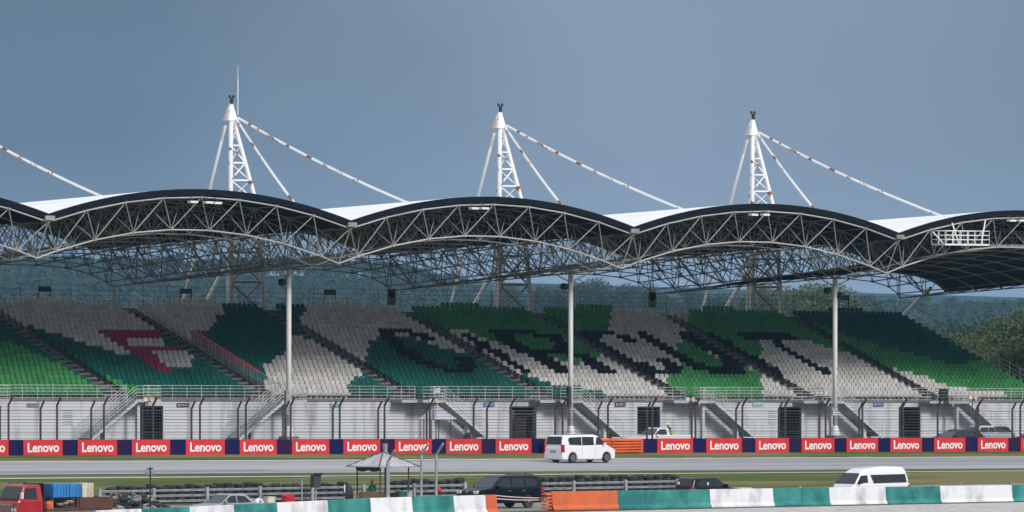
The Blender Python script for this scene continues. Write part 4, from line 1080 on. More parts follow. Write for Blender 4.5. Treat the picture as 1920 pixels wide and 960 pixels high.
b = MB(); b.lathe([(.02, 0), (.2, .02), (.22, .3), (.12, .42), (.02, .44)], n=10)
b.build('fuel_can', M['orange'], loc=onlorry(.75, .6, .86), label='orange rounded container on the lorry bed behind the cab', cat='container')
b = MB(); b.lathe([(.02, 0), (.12, .02), (.12, .5), (.05, .62), (.02, .64)], n=10)
b.build('gas_bottle', M['cream'], loc=onlorry(.45, .4, .86), label='pale slim bottle beside the orange container on the lorry', cat='bottle')
b = MB()
for i in range(7):
    a = i*.9; b.lathe([(.12, -.05), (.2, -.05), (.22, 0), (.2, .05), (.12, .05)], c=(.25*cos(a*1.3), .18*sin(a), .1+.05*i), n=10)
b.build('hose_coil', M['tyregrey'], loc=onlorry(-.35, .5, .86), label='heap of grey coiled hose on the lorry bed', cat='hose')

# ------------------------------------------------------------------ painted concrete walls
def seg_wall(pts, blocks, H, zof, tag):
    # pts: function image column -> (u, v)
    for k, (x0, x1, m, lab) in enumerate(blocks):
        p = Vector((*pts(x0), 0)); q = Vector((*pts(x1), 0)); d = (q-p); ln = d.length; ang = atan2(d.y, d.x)
        mid = (p+q)/2; z0 = zof(x0); z1 = zof(x1)
        b = MB(); sl = (z1-z0)/ln
        f = lambda x, y, z: (x, y, z+sl*x)
        pr = [(-.30, 0), (-.30, .10), (-.18, .28), (-.11, H), (.11, H), (.18, .28), (.30, .10), (.30, 0)]
        n = len(pr); hl = ln/2-.008; NS = 6
        for s in range(NS+1):
            xx = lerp(-hl, hl, s/NS); b.v += [f(xx, y, z) for y, z in pr]
        for s in range(NS):
            for i in range(n):
                j = (i+1) % n; b.f.append((s*n+i, s*n+j, (s+1)*n+j, (s+1)*n+i))
        b.f += [tuple(range(n)), tuple(NS*n+n-1-i for i in range(n))]; b.m = [0]*len(b.f)
        b.build('concrete_barrier', M[m], loc=(mid.x, mid.y, (z0+z1)/2), rz=ang, label=lab, cat='barrier', group='painted concrete barrier blocks', bevel=.015)
rw = lambda x: (px2u(x, 300-.0*(x-1030)), 300.0)
def rz_(x): u, v = rw(x); return zy(957-(x-1030)*.0165, u, v)
WL = 'painted concrete wall block'
seg_wall(rw, [(1032, 1155, 'orangepaint', 'orange '+WL+' at the left end of the right wall'), (1155, 1208, 'teal', 'teal '+WL+' right beside the orange one'), (1208, 1285, 'teal', 'wider teal '+WL+' between two shorter teal ones'), (1285, 1328, 'teal', 'short teal '+WL+' under the dark hatchback'), (1328, 1447, 'whitepaint', 'white '+WL+' right of the dark hatchback'), (1447, 1500, 'teal', 'teal '+WL+' right of the first white block of the right wall'), (1500, 1552, 'teal', 'teal '+WL+' left of the high roof van'), (1552, 1658, 'whitepaint', 'white '+WL+' below the high roof van'), (1658, 1707, 'teal', 'teal '+WL+' under the tail of the high roof van'), (1707, 1760, 'teal', 'teal '+WL+' right of the high roof van'), (1760, 1895, 'whitepaint', 'rightmost white '+WL), (1895, 1990, 'teal', 'teal '+WL+' cut off by the right edge')], 1.03, rz_, 'r')
def lw(x):
    Z = lerp(391, 359, (928-x)/752); return fromZ(x, Z)
TOPS = [(60, 961), (176, 957.5), (262, 954), (352, 950.6), (435, 946.6), (516, 942.5), (611, 938), (691, 934), (769, 931.7), (847, 929.8), (928, 927.6)]
def topy(x):
    for (a, ya), (c, yc) in zip(TOPS, TOPS[1:]):
        if x <= c: return lerp(ya, yc, (x-a)/(c-a))
    return TOPS[-1][1]
def lz(x): u, v = lw(x); return zy(topy(x), u, v)-1.03
seg_wall(lw, [(60, 176, 'teal', 'teal '+WL+' in front of the lorry'), (176, 262, 'whitepaint', 'leftmost white '+WL), (262, 352, 'teal', 'teal '+WL+' below the round mirror post'), (352, 435, 'whitepaint', 'white '+WL+' in front of the silver car'), (435, 516, 'teal', 'teal '+WL+' in front of the white tub'), (516, 611, 'whitepaint', 'white '+WL+' in front of the red plastic barrier'), (611, 691, 'teal', 'teal '+WL+' in front of the black bag'), (691, 769, 'whitepaint', 'white '+WL+' in front of the pavilion posts'), (769, 847, 'teal', 'teal '+WL+' in front of the two bent posts'), (847, 907, 'whitepaint', 'white '+WL+' under the bonnet of the black vehicle'), (907, 928, 'orangepaint', 'narrow orange '+WL+' at the right end of the left wall')], 1.03, lz, 'l')
# striped end of the orange block, tape
v = 300; u = px2u(1029, v)
b = MB()
for i in range(5): b.box(-.35, .02, -.22, .22, .08+.19*i, .17+.19*i)
b.build('ribbed_bumper', M['orange'], loc=(u, v, rz_(1030)), label='ribbed orange plastic bumper on the end of the right wall', cat='bumper')
pa = (px2u(928, 300.4), 300.4); pb = (px2u(1030, 300.4), 300.4)
for (y0, y1, w_) in ((929.5, 934, 'upper'), (935.5, 937.5, 'lower')):
    b = MB(); P_ = [(lerp(pa[0], pb[0], i/60), zy(lerp(y0, y1, i/60)+1.8*4*(i/60)*(1-i/60), lerp(pa[0], pb[0], i/60), 300.4)) for i in range(61)]
    b.v = [(u_, 300.4, z_) for u_, z_ in P_]+[(u_, 300.4, z_+.045) for u_, z_ in P_]
    b.f = [(i, i+1, 62+i, 61+i) for i in range(60)]; b.m = [i % 2 for i in range(60)]; b.mi = 1
    b.build('barrier_tape', [M['white'], M['pink']], label='%s red and white striped tape closing the gap between the walls' % w_, cat='tape')

# ------------------------------------------------------------------ guard rails and tyres
def armco(label, v, x0, x1, h, zr=None, rails=3):
    u0, u1 = px2u(x0, v), px2u(x1, v); o = thing('guard_rail', label, 'guard rail', (u0, v, gz(u0, v)))
    n = max(1, round((u1-u0)/4))
    for k in range(rails):
        z = h-.10-.30*k
        b = MB(); pr = [(-.02, z-.068), (-.09, z-.04), (-.04, z), (-.09, z+.04), (-.02, z+.068), (0, z+.068), (0, z-.068)]
        w = u1-u0; m = len(pr); b.v = [(0, y, zz) for y, zz in pr]+[(w, y, zz) for y, zz in pr]
        b.f = [tuple(range(m)), tuple(range(2*m-1, m-1, -1))]+[(i, (i+1) % m, m+(i+1) % m, m+i) for i in range(m)]; b.m = [0]*len(b.f)
        b.build('rail', M['galv'], o)
    for i in range(n+1):
        uu = (u1-u0)*i/n; b = MB(); b.box(uu-.09, uu+.09, -.16, -.10, -.1, h+.06); b.box(uu-.03, uu+.03, -.10, .04, -.1, h+.04); b.build('post', M['galv'], o)
armco('galvanised triple guard rail running from the tyre heap to the bin', 324, 185, 870, .92)
armco('galvanised triple guard rail right of the black vehicle', 324, 975, 1268, .92)
armco('low galvanised guard rail behind the high roof van', 309.8, 1395, 1990, .74, rails=2)
tyre = MB()
for k in range(5): tyre.lathe([(.17, -.10), (.30, -.11), (.335, -.05), (.335, .05), (.30, .11), (.17, .10), (.17, -.10)], c=(0, 0, .11+.215*k), n=12)
tm = tyre.mesh('tyre_stack', M['rubber']); first = True
cnt = 0
for (x0, x1, vv, hs, wh) in [(200, 650, 326.0, 1.0, 'behind the left guard rail'), (735, 872, 326.2, 1.08, 'behind the rail right of the pavilion'), (978, 1272, 326.2, 1.12, 'behind the rail right of the black vehicle')]:
    u0, u1 = px2u(x0, vv), px2u(x1, vv); n = int((u1-u0)/.68)
    for i in range(n):
        uu = u0+(i+.5)*(u1-u0)/n
        o = bpy.data.objects.new('tyre_stack', tm); COL.objects.link(o)
        o.location = (uu, vv+random.uniform(-.05, .05), gz(uu, vv)-.06*random.random()); o.rotation_euler = (random.uniform(-.09, .09), random.uniform(-.09, .09), random.random()*6)
        o.scale = (1, 1, hs*random.uniform(.90, 1.06))
        o['label'] = 'black tyre stack %s, %s from left' % (wh, ORD[i] if i < len(ORD) else 'number %d' % (i+1)); o['category'] = 'tyre stack'; o['group'] = 'tyre stacks behind the guard rails'
# loose worn tyres heap
tw = MB(); tw.lathe([(.17, -.10), (.30, -.11), (.335, -.05), (.335, .05), (.30, .11), (.17, .10), (.17, -.10)], n=14)
twm = [tw.mesh('worn_tyre', M['tyregrey']), tw.mesh('worn_tyre', M['rubber']), tw.mesh('worn_tyre', M['whitepaint'])]
k = 0
heap = []
for row, y in enumerate((948, 940, 933, 926)):
    xx = 196+row*6+random.uniform(0, 6)
    while xx < 312-row*10:
        heap.append((xx, y+random.uniform(-1.5, 1.5), row)); xx += random.uniform(15, 21)
for i, (x, y, row) in enumerate(heap):
    v = 312+.4*row; u = px2u(x, v)
    o = bpy.data.objects.new('worn_tyre', twm[random.choice((0, 0, 0, 0, 1, 1, 1, 1, 1, 2))]); COL.objects.link(o)
    o.location = (u, v+random.uniform(-.2, .2), zy(y, u, v)-.12); o.rotation_euler = (random.uniform(-.5, .5), random.uniform(-.5, .5), random.random()*6)
    o['label'] = 'old tyre in the heap by the lorry, %s from left, %s layer' % (ORD[len([1 for j, h in enumerate(heap) if h[2] == row and j < i])], ['lowest', 'second lowest', 'second highest', 'top'][row])
    o['category'] = 'tyre'; o['group'] = 'heap of old tyres beside the lorry'

# ------------------------------------------------------------------ pavilions
def pavilion(label, x, v, side, eave, apex, base_z, awning):
    u = px2u(x, v); o = thing('pavilion', label, 'pavilion', (u, v, base_z))
    s = side/2; b = MB(); ns = 5
    cs = [(-s, -s), (s, -s), (s, s), (-s, s)]
    for k in range(4):
        a, c = cs[k], cs[(k+1) % 4]
        b.face([(a[0], a[1], eave), (c[0], c[1], eave), (0, 0, apex)]); b.face([(c[0], c[1], eave-.04), (a[0], a[1], eave-.04), (0, 0, apex-.04)])
        n = 10
        for i in range(1, n):          # standing corrugations
            p = Vector((*a, eave)).lerp(Vector((*c, eave)), i/n); m = Vector(((a[0]+c[0])/2, (a[1]+c[1])/2, eave))
            f = 1-abs(i/n-.5)*2; q = p.lerp(Vector((0, 0, apex))+(p-m), 0); q = p+(Vector((0, 0, apex))-m)*f*.98
            b.tube(p+Vector((0, 0, .01)), q+Vector((0, 0, .01)), .025, 4)
    b.build('roof', M['zinc'], o)
    b = MB()
    for a in cs: b.tube((a[0]*1.04, a[1]*1.04, eave-.02), (0, 0, apex+.02), .035, 5)
    b.tube((0, 0, apex), (0, 0, apex+.12), .06, 6); b.build('ridge_trim', M['steel'] if not awning else M['post'], o)
    for a in cs:
        b = MB(); b.tube((a[0]*.72, a[1]*.72, 0), (a[0]*.72, a[1]*.72, eave+.1), .045, 6); b.build('post', M['post'], o)
    b = MB()
    for k in range(4):
        a, c = cs[k], cs[(k+1) % 4]; b.tube((a[0]*.72, a[1]*.72, eave-.02), (c[0]*.72, c[1]*.72, eave-.02), .04, 5)
    b.build('beam', M['post'], o)
    if awning:
        b = MB(); y = -s*.74
        # rolled dark sheet hanging on the left face
        nn = 10
        for i in range(nn):
            t0, t1 = i/nn, (i+1)/nn
            h = lambda t: .18+.12*abs(sin(t*pi*2))
            y0, y1 = lerp(s*.74, -s*.74, t0), lerp(s*.74, -s*.74, t1)
            b.v += [(-s*.78, y0, eave-.02), (-s*.78, y1, eave-.02), (-s*.78, y1, eave-h(t1)), (-s*.78, y0, eave-h(t0)), (-s*.70, y0, eave-.02), (-s*.70, y1, eave-.02), (-s*.70, y1, eave-h(t1)), (-s*.70, y0, eave-h(t0))]
            q = len(b.v)-8; b.f += [(q, q+1, q+2, q+3), (q+7, q+6, q+5, q+4), (q+3, q+2, q+6, q+7), (q, q+4, q+5, q+1)]; b.m += [0]*4
        b.build('rolled_awning', M['black'], o)
    return o
vpv = 315; upv = px2u(718, vpv)
pavilion('open pavilion with corrugated pyramid roof beside the near guard rail', 718, vpv, 2.85, 2.22, 3.02, -9.85, True)
v = 409; u = px2u(820, v)
pavilion('small open pavilion with pyramid roof behind the debris fence', 820, v, 1.95, zy(786, u, v)-gz(u, v), zy(761, u, v)-gz(u, v), gz(u, v), False)
# bent posts near the pavilion
bp = None
for (x, lab) in [(727, 'perforated grey post with bent top in front of the pavilion roof'), (790, 'grey post with bent top, left one of the two right of the pavilion'), (818, 'grey post with bent top, right one of the two right of the pavilion')]:
    v = 312.5 if x == 727 else 318; u = px2u(x, v); loc = (u, v, gz(u, v))
    H = 2.78 if x != 727 else 2.55
    o = thing('bent_post', lab, 'post', loc, 0, 'posts with bent tops near the pavilion')
    b = MB(); b.tube((0, 0, 0), (0, 0, H), .075 if x != 727 else .10, 8); b.build('shaft', M['galv'], o)
    b = MB(); b.tube((0, 0, H-.02), (0, -.62, H+.62), .065, 8); b.build('arm', M['galv'], o)
    if x == 727:
        b = MB()
        for i in range(9): b.box(.08, .15, -.03, .03, .3+.26*i, .36+.26*i)
        b.build('lug', M['galv'], o)
v = 316; u = px2u(722, v); o = thing('lantern_pole', 'thin dark pole with a small glass lantern above the pavilion roof', 'pole', (u, v, gz(u, v)))
b = MB(); b.tube((0, 0, 2.9), (0, 0, zy(800, u, v)-gz(u, v)), .015, 5); b.tube((0, 0, 0), (0, 0, 3.0), .04, 6); b.build('pole', M['post'], o)
z = zy(850, u, v)-gz(u, v); b = MB(); b.box(-.16, .16, -.14, .14, z, z+.05); b.lathe([(.12, z+.05), (.14, z+.35), (.16, z+.55)], n=8); b.build('lantern', M['galv'], o)

# ------------------------------------------------------------------ people
def person(name_label, loc, rz, joints, cloth, head, hat, scale=1.0):
    o = thing('person', name_label, 'person', loc, rz)
    me = bpy.data.meshes.new('body'); vs = []; es = []; rad = []
    for nme, (p, r, par) in joints.items():
        vs.append(p); rad.append(r)
    names = list(joints)
    for i, nme in enumerate(names):
        if joints[nme][2]: es.append((names.index(joints[nme][2]), i))
    # fingers: five short chains rooted in each palm
    for hand in ('handL', 'handR'):
        hi = names.index(hand); p = Vector(joints[hand][0]); e_ = Vector(joints[joints[hand][2]][0]); d = (p-e_).normalized()
        sd_ = d.cross(Vector((0, 0, 1))); sd_ = sd_.normalized() if sd_.length > .1 else Vector((0, 1, 0))
        for k in range(5):
            off = (k-2)*.02; ln = (.05, .075, .085, .078, .06)[k]
            a = p+sd_*off+d*.02; c = a+d*ln*(1 if k else .5)+(sd_*-.04 if k == 0 else Vector()) + Vector((0, 0, -.01))
            vs += [tuple(a), tuple(c)]; rad += [.012, .009]; es += [(hi, len(vs)-2), (len(vs)-2, len(vs)-1)]
    me.from_pydata(vs, es, []); me.materials.append(cloth)
    ob = bpy.data.objects.new('body', me); COL.objects.link(ob); ob.parent = o
    sk_ = ob.modifiers.new('skin', 'SKIN'); sub = ob.modifiers.new('sub', 'SUBSURF'); sub.levels = 1; sub.render_levels = 1
    if not me.skin_vertices: 
        bm = bmesh.new(); bm.from_mesh(me); bm.verts.layers.skin.verify(); bm.to_mesh(me); bm.free()
    for i, r in enumerate(rad): me.skin_vertices[0].data[i].radius = (r, r)
    me.skin_vertices[0].data[0].use_root = True
    hp = Vector(head)
    b = MB(); b.lathe([(.005, -.12), (.05, -.11), (.075, -.05), (.085, .02), (.08, .07), (.05, .11), (.005, .125)], c=hp, n=12)
    b.tube(hp+Vector((.08, 0, 0)), hp+Vector((.105, 0, -.02)), .014, 5)            # nose
    for sg in (-1, 1): b.box(hp.x-.01, hp.x+.02, hp.y+sg*.085-.008, hp.y+sg*.085+.008, hp.z-.03, hp.z+.03)
    hd = b.build('head', M['skin'], o, smooth=True)
    b = MB(); b.lathe([(.135, .045), (.105, .05), (.10, .10), (.06, .155), (.005, .17)], c=hp, n=12); b.build('helmet' if hat == 'white' else 'cap', M[hat], o, smooth=True)
    b = MB()
    for sg in (-1, 1): b.box(hp.x+.076, hp.x+.086, hp.y+sg*.03-.01, hp.y+sg*.03+.01, hp.z+.005, hp.z+.02)
    b.box(hp.x+.076, hp.x+.084, hp.y-.022, hp.y+.022, hp.z-.062, hp.z-.052); b.build('facial_features', M['black'], o)
    return o
# worker crouching in the pickup bed, arms on the cab roof, facing the cab (towards -X)
v = 398; u = px2u(1259, v)
J = {'pelvis': ((0, 0, .45), .13, None), 'belly': ((.08, 0, .65), .13, 'pelvis'), 'chest': ((.2, 0, .88), .15, 'belly'), 'neck': ((.30, 0, 1.06), .06, 'chest'), 'skull': ((.34, 0, 1.14), .05, 'neck'),
 'shL': ((.24, .19, .98), .075, 'chest'), 'elL': ((.48, .24, .90), .055, 'shL'), 'wrL': ((.74, .2, .93), .04, 'elL'), 'handL': ((.82, .19, .93), .035, 'wrL'),
 'shR': ((.24, -.19, .98), .075, 'chest'), 'elR': ((.48, -.24, .92), .055, 'shR'), 'wrR': ((.74, -.2, .95), .04, 'elR'), 'handR': ((.82, -.19, .95), .035, 'wrR'),
 'hipL': ((.02, .1, .42), .10, 'pelvis'), 'knL': ((.38, .13, .36), .075, 'hipL'), 'anL': ((.18, .12, .06), .05, 'knL'), 'toL': ((.34, .12, .03), .04, 'anL'),
 'hipR': ((.02, -.1, .42), .10, 'pelvis'), 'knR': ((.38, -.13, .36), .075, 'hipR'), 'anR': ((.18, -.12, .06), .05, 'knR'), 'toR': ((.34, -.12, .03), .04, 'anR')}
w1 = person('worker in yellow-green vest and white helmet crouching in the pickup bed', (u, v, gz(u, v)+.01+.84), radians(180), J, M['darkcloth'], (.38, 0, 1.22), 'white'); w1.scale = (.9, .9, .9)
b = MB()
ring = []
for (cx_, z, rx, ry) in [(0, .36, .19, .21), (.04, .52, .19, .21), (.11, .72, .19, .22), (.2, .92, .19, .24), (.26, 1.04, .12, .17)]:
    ring.append([(cx_+rx*cos(2*pi*i/14), ry*sin(2*pi*i/14), z) for i in range(14)])
for rg in ring: b.v += rg
for k in range(len(ring)-1):
    for i in range(14): j = (i+1) % 14; b.f.append((k*14+i, k*14+j, k*14+14+j, k*14+14+i)); b.m.append(0)
b.build('vest', M['hivis'], w1, smooth=True)
# marshal sitting in the pavilion
v = 315.5; u = px2u(698, v)
J = {'pelvis': ((0, 0, .50), .13, None), 'belly': ((0, 0, .72), .13, 'pelvis'), 'chest': ((0, 0, .98), .15, 'belly'), 'neck': ((.02, 0, 1.18), .055, 'chest'), 'skull': ((.03, 0, 1.26), .05, 'neck'),
 'shL': ((0, .19, 1.10), .07, 'chest'), 'elL': ((.04, .27, .84), .055, 'shL'), 'wrL': ((.24, .2, .70), .04, 'elL'), 'handL': ((.32, .17, .69), .035, 'wrL'),
 'shR': ((0, -.19, 1.10), .07, 'chest'), 'elR': ((.04, -.27, .84), .055, 'shR'), 'wrR': ((.24, -.2, .70), .04, 'elR'), 'handR': ((.32, -.17, .69), .035, 'wrR'),
 'hipL': ((.02, .1, .50), .10, 'pelvis'), 'knL': ((.44, .13, .50), .075, 'hipL'), 'anL': ((.44, .12, .08), .05, 'knL'), 'toL': ((.60, .12, .04), .04, 'anL'),
 'hipR': ((.02, -.1, .50), .10, 'pelvis'), 'knR': ((.44, -.13, .50), .075, 'hipR'), 'anR': ((.44, -.12, .08), .05, 'knR'), 'toR': ((.60, -.12, .04), .04, 'anR')}
person('person in dark green with a yellow cap seated under the pavilion', (u, v, -9.84), radians(90), J, M['greencloth'], (.04, 0, 1.36), 'yellow')
b = MB(); b.box(-.9, .9, -.25, .25, .36, .41)
for sx in (-.8, .8):
    for sy in (-.2, .2): b.box(sx-.04, sx+.04, sy-.04, sy+.04, 0, .36)
b.box(-.9, .9, -.30, -.26, .1, .8)
b.build('bench', M['wood'], loc=(px2u(693, 315), 315.1, -9.84), label='brown wooden bench with tall back under the pavilion', cat='bench')

# ------------------------------------------------------------------ small things by the near rail
def put(x, v): u = px2u(x, v); return (u, v, gz(u, v)+.008)
v = 308; u = px2u(282, v); o = thing('traffic_mirror', 'round grey mirror seen from behind on a thin black pole', 'mirror', (u, v, gz(u, v)))
zc = zy(884, u, v)-gz(u, v)
b = MB(); b.tube((0, 0, 0), (0, 0, zc+.22), .035, 6); b.tube((-.2, -.05, zc+.17), (.2, -.05, zc+.17), .02, 5); b.build('pole', M['black'], o)
b = MB(); b.lathe([(.01, .02), (.22, .04), (.29, .09), (.29, .12)], c=(0, 0, zc), n=20, axis='y'); b.build('mirror_back', mat('mirror_back', (.28, .31, .35), .5), o)
v = 323; u = px2u(592, v); o = thing('signal_panel', 'dark grey light panel box on a post above the guard rail', 'signal', (u, v, gz(u, v)))
z1 = zy(914, u, v)-gz(u, v); z2 = zy(887, u, v)-gz(u, v)
b = MB(); b.box(-.28, .22, -.2, .2, z1, z2-.08, lambda x, y, z: (x+.05*(z-z1), y, z)); b.build('housing', mat('dark_grey_box', (.045, .052, .065), .5), o, bevel=.03)
b = MB(); b.box(-.3, .3, -.32, -.18, z2-.1, z2); b.build('hood', M['black'], o)
b = MB(); b.tube((0, 0, 0), (0, 0, z1), .05, 6); b.build('post', M['galv'], o)
v = 322; u = px2u(566, v); b = MB(); b.tube((0, 0, 0), (0, 0, 1.45), .045, 6); b.lathe([(.07, 0), (.07, .05)], n=8)
b.build('marker_post', M['galv'], loc=(u, v, gz(u, v)), label='thin pale upright post between the red barrier and the signal panel', cat='post')
v = 311; u = px2u(540, v); b = MB(); b.prism([(-.33, 0), (.33, 0), (.31, .78), (.2, .87), (-.2, .87), (-.31, .78)], -.2, .2)
for i in range(4): b.box(-.26+.15*i, -.20+.15*i, -.23, -.2, .08, .72)
b.build('water_barrier', M['redplastic'], loc=(u, v, gz(u, v)+.008), label='bright red plastic water barrier in front of the guard rail', cat='barrier', bevel=.03)
u = px2u(505, v); b = MB(); b.prism([(-.24, 0), (.24, 0), (.28, .68), (-.28, .68)], -.2, .2); b.box(-.3, .3, -.22, .22, .68, .74)
b.build('plastic_tub', M['cream'], loc=(u, v, gz(u, v)+.008), label='pale plastic tub left of the red plastic barrier', cat='tub', bevel=.02)
u = px2u(486, v); o = bpy.data.objects.new('white_tyre', twm[2]); COL.objects.link(o); o.location = (u, v, gz(u, v)+.36); o.rotation_euler = (1.35, 0, .3); o['label'] = 'white painted tyre leaning left of the pale tub'; o['category'] = 'tyre'
u = px2u(453, 311); o = bpy.data.objects.new('white_tyre', twm[2]); COL.objects.link(o); o.location = (u, 311, gz(u, 311)+.36); o.rotation_euler = (1.3, 0, -.3); o['label'] = 'white painted tyre behind the silver saloon'; o['category'] = 'tyre'
v = 312; u = px2u(652, v); o = thing('covered_stand', 'black bag draped over a white pole left of the pavilion', 'bag', (u, v, gz(u, v)))
b = MB(); b.tube((-.22, 0, 0), (-.22, 0, 1.3), .035, 6); b.lathe([(.12, 0), (.06, .2)], c=(-.22, 0, 0), n=8); b.build('pole', M['white'], o)
b = MB(); rg = [(.15, .3, .1), (.28, .45, .16), (.34, .75, .2), (.30, 1.0, .18), (.22, 1.2, .12), (.08, 1.28, .05)]
for (rx, z, ry) in rg: b.v += [(.06+rx*cos(2*pi*i/9)*(1+.15*sin(i*2.3+z*5)), ry*sin(2*pi*i/9), z) for i in range(9)]
for k in range(len(rg)-1):
    for i in range(9): j = (i+1) % 9; b.f.append((k*9+i, k*9+j, k*9+9+j, k*9+9+i)); b.m.append(0)
b.f += [tuple(range(9)), tuple(len(b.v)-1-i for i in range(9))]; b.m += [0, 0]
b.build('bag', M['black'], o)
for (x, m, lab, r, h) in [(750, 'greencloth', 'grey green drum at the right post of the pavilion', .28, .85), (738, 'carmaroon', 'dark red drum beside the pavilion post', .2, .75), (766, 'galv', 'galvanised bin right of the pavilion', .24, .8)]:
    b = MB(); b.lathe([(r*.9, 0), (r, .03), (r, h*.33), (r*1.04, h*.35), (r, h*.37), (r, h*.66), (r*1.04, h*.68), (r, h*.7), (r, h), (r*.9, h+.01)], n=14)
    b.build('drum', M[m], loc=put(x, 313.5), label=lab, cat='drum', group='drums beside the pavilion')
b = MB(); b.lathe([(.02, 0), (.13, .05), (.15, .18), (.1, .3), (.02, .33)], n=10)
b.build('fire_extinguisher', M['redplastic'], loc=(px2u(823, 319), 319, gz(px2u(823, 319), 319)+.55), label='small round red canister fixed to the right bent post', cat='canister')
v = 322.5; u = px2u(770, v); b = MB()
b.path([(-.3, 0, 0), (-.2, 0, 1.25), (-.05, 0, 1.35), (.1, 0, 1.25), (.1, 0, .7)], .025, 5); b.path([(.1, 0, 1.2), (.25, 0, 1.32), (.38, 0, 1.2), (.42, 0, 0)], .025, 5); b.path([(-.25, 0, .8), (.4, 0, .8)], .02, 5)
b.build('pipe_frame', M['post'], loc=(u, v, gz(u, v)), label='bent dark pipe frame at the guard rail right of the pavilion', cat='frame')
v = 309; u = px2u(1390, v); b = MB(); b.box(-.38, .38, -.35, .35, 0, .72); b.box(-.44, .44, -.4, .4, .72, .82)
b.build('inspection_box', M['cream'], loc=(u, v, gz(u, v)), label='pale square concrete box right of the dark hatchback', cat='box')
# green louvred box on the front railing, curved white panel, covered black bin
v = VW-.9; u = px2u(1769, v); b = MB(); b.box(-.42, .42, -.12, .12, 0, 1.05)
for i in range(7): b.box(-.38, .38, -.16, -.12, .06+.14*i, .12+.14*i)
b.build('air_vent_box', mat('dark_green_box', (.008, .035, .03), .5), loc=(u, v, zy(752, u, v)), label='dark green louvred box standing at the front railing', cat='box')
v = VW-.6; u = px2u(817, v); b = MB(); b.v = []
for k in range(7):
    a = k*pi/12; b.v += [(-.35+.5*sin(a), -.2, .42*cos(a)*.5+.2), (-.35+.5*sin(a), .2, .42*cos(a)*.5+.2)]
b.prism([(-.3, .0), (-.1, .32), (.35, .42), (.35, .0), (.1, .02)], -.12, .12)
b.build('dish', M['wall'], loc=(u, v, zy(737, u, v)), label='small white curved dish above the small far pavilion', cat='dish')
v = 411; u = px2u(881, v); b = MB(); b.lathe([(.42, 0), (.5, .3), (.52, .7), (.4, 1.0), (.15, 1.15), (.01, 1.17)], n=12)
b.build('covered_bin', M['black'], loc=(u, v, gz(u, v)), label='black covered round bin at the foot of the stairs by the small pavilion', cat='bin')
# paired spotlights on the fence
for (x, y, lab) in [(277, 752, 'above the left dark gate'), (812, 755, 'above the small far pavilion'), (1293, 752, 'left of the stairs behind the pickup'), (1823, 748, 'above the silver pickup')]:
    v = 389.8; u = px2u(x, v); z = zy(y, u, v)
    o = thing('twin_spotlight', 'pair of cream spotlights on a short post %s' % lab, 'spotlight', (u, v, z), 0, 'paired spotlights on the fence')
    for sg in (-1, 1):
        b = MB(); b.lathe([(.02, .12), (.1, .10), (.16, -.05), (.17, -.12), (.02, -.10)], c=(sg*.26, 0, .12), n=12, axis='y'); b.build('lamp', M['cream'], o)
    b = MB(); b.tube((-.26, 0, -.03), (.26, 0, -.03), .04, 5); b.tube((0, 0, -1.2), (0, 0, 0), .04, 5); b.tube((-.26, 0, -.05), (-.26, 0, .05), .03, 4); b.tube((.26, 0, -.05), (.26, 0, .05), .03, 4); b.build('bracket', M['post'], o)

# ------------------------------------------------------------------ vegetation
def palm_mesh(seed, h, cr, nf=30, seg=6):
    rnd = random.Random(seed); b = MB(); n0 = []
    crown = MB(); top = Vector((0, 0, h))
    for k in range(nf):
        a = 2.4*k+rnd.uniform(-.2, .2); el = lerp(1.35, -.25, k/nf)+rnd.uniform(-.1, .1); L_ = cr*rnd.uniform(.85, 1.1)
        d = Vector((cos(a), sin(a), 0)); p = top.copy(); ang = el; step = L_/seg; side = Vector((-sin(a), cos(a), 0)); prev = None
        for i in range(seg+1):
            t = i/seg; w = cr*.17*(sin(pi*min(1, t*.9+.12)))*1.0
            for sg in (-1, 1):
                if i < seg:
                    q = p+(d*cos(ang)+Vector((0, 0, sin(ang))))*step
                    tip = p.lerp(q, .5)+side*sg*w+Vector((0, 0, -w*.75)); tip2 = q+side*sg*w*.9+Vector((0, 0, -w*.8))
                    crown.face([p, q, tip2, tip])
            if i < seg: p = p+(d*cos(ang)+Vector((0, 0, sin(ang))))*step
            ang -= .30+.10*t*2
    return crown
def trunk_mesh(h, r):
    b = MB(); b.tube((0, 0, -1), (0, 0, h*.5), r*1.2, 7, r); b.tube((0, 0, h*.5), (.1, 0, h), r, 7, r*.8); return b
def leaf_mesh(seed, h, w, nleaf, ls):
    rnd = random.Random(seed); b = MB()
    cl = [(rnd.uniform(-.6, .6)*w/2, rnd.uniform(-.6, .6)*w/2, h*rnd.uniform(.38, .93), rnd.uniform(.16, .30)*w) for _ in range(16)]
    for i in range(nleaf):
        c = cl[i % 16]; th = rnd.uniform(0, 2*pi); ph = math.acos(rnd.uniform(-1, 1)); r = c[3]*rnd.uniform(.55, 1.1)
        p = Vector((c[0]+r*sin(ph)*cos(th), c[1]+r*sin(ph)*sin(th), c[2]+r*cos(ph)*.8))
        a = Vector((rnd.uniform(-1, 1), rnd.uniform(-1, 1), rnd.uniform(-.6, .6))).normalized(); c2 = a.cross(Vector((rnd.uniform(-1, 1), rnd.uniform(-1, 1), rnd.uniform(-1, 1)))).normalized()
        s1 = ls*rnd.uniform(.6, 1.3); b.face([p-a*s1, p+c2*s1*.5, p+a*s1, p-c2*s1*.5])
    t = MB(); t.tube((0, 0, -1), (0, 0, h*.45), w*.035, 7, w*.025)
    for c in cl[:9]: t.tube((0, 0, h*rnd.uniform(.3, .45)), (c[0], c[1], c[2]), w*.018, 5, w*.006)
    return b, t
def raw(b, name, m):
    me = bpy.data.meshes.new(name); me.from_pydata(b.v, [], b.f); me.materials.append(m); me.update(); return me
palms = []
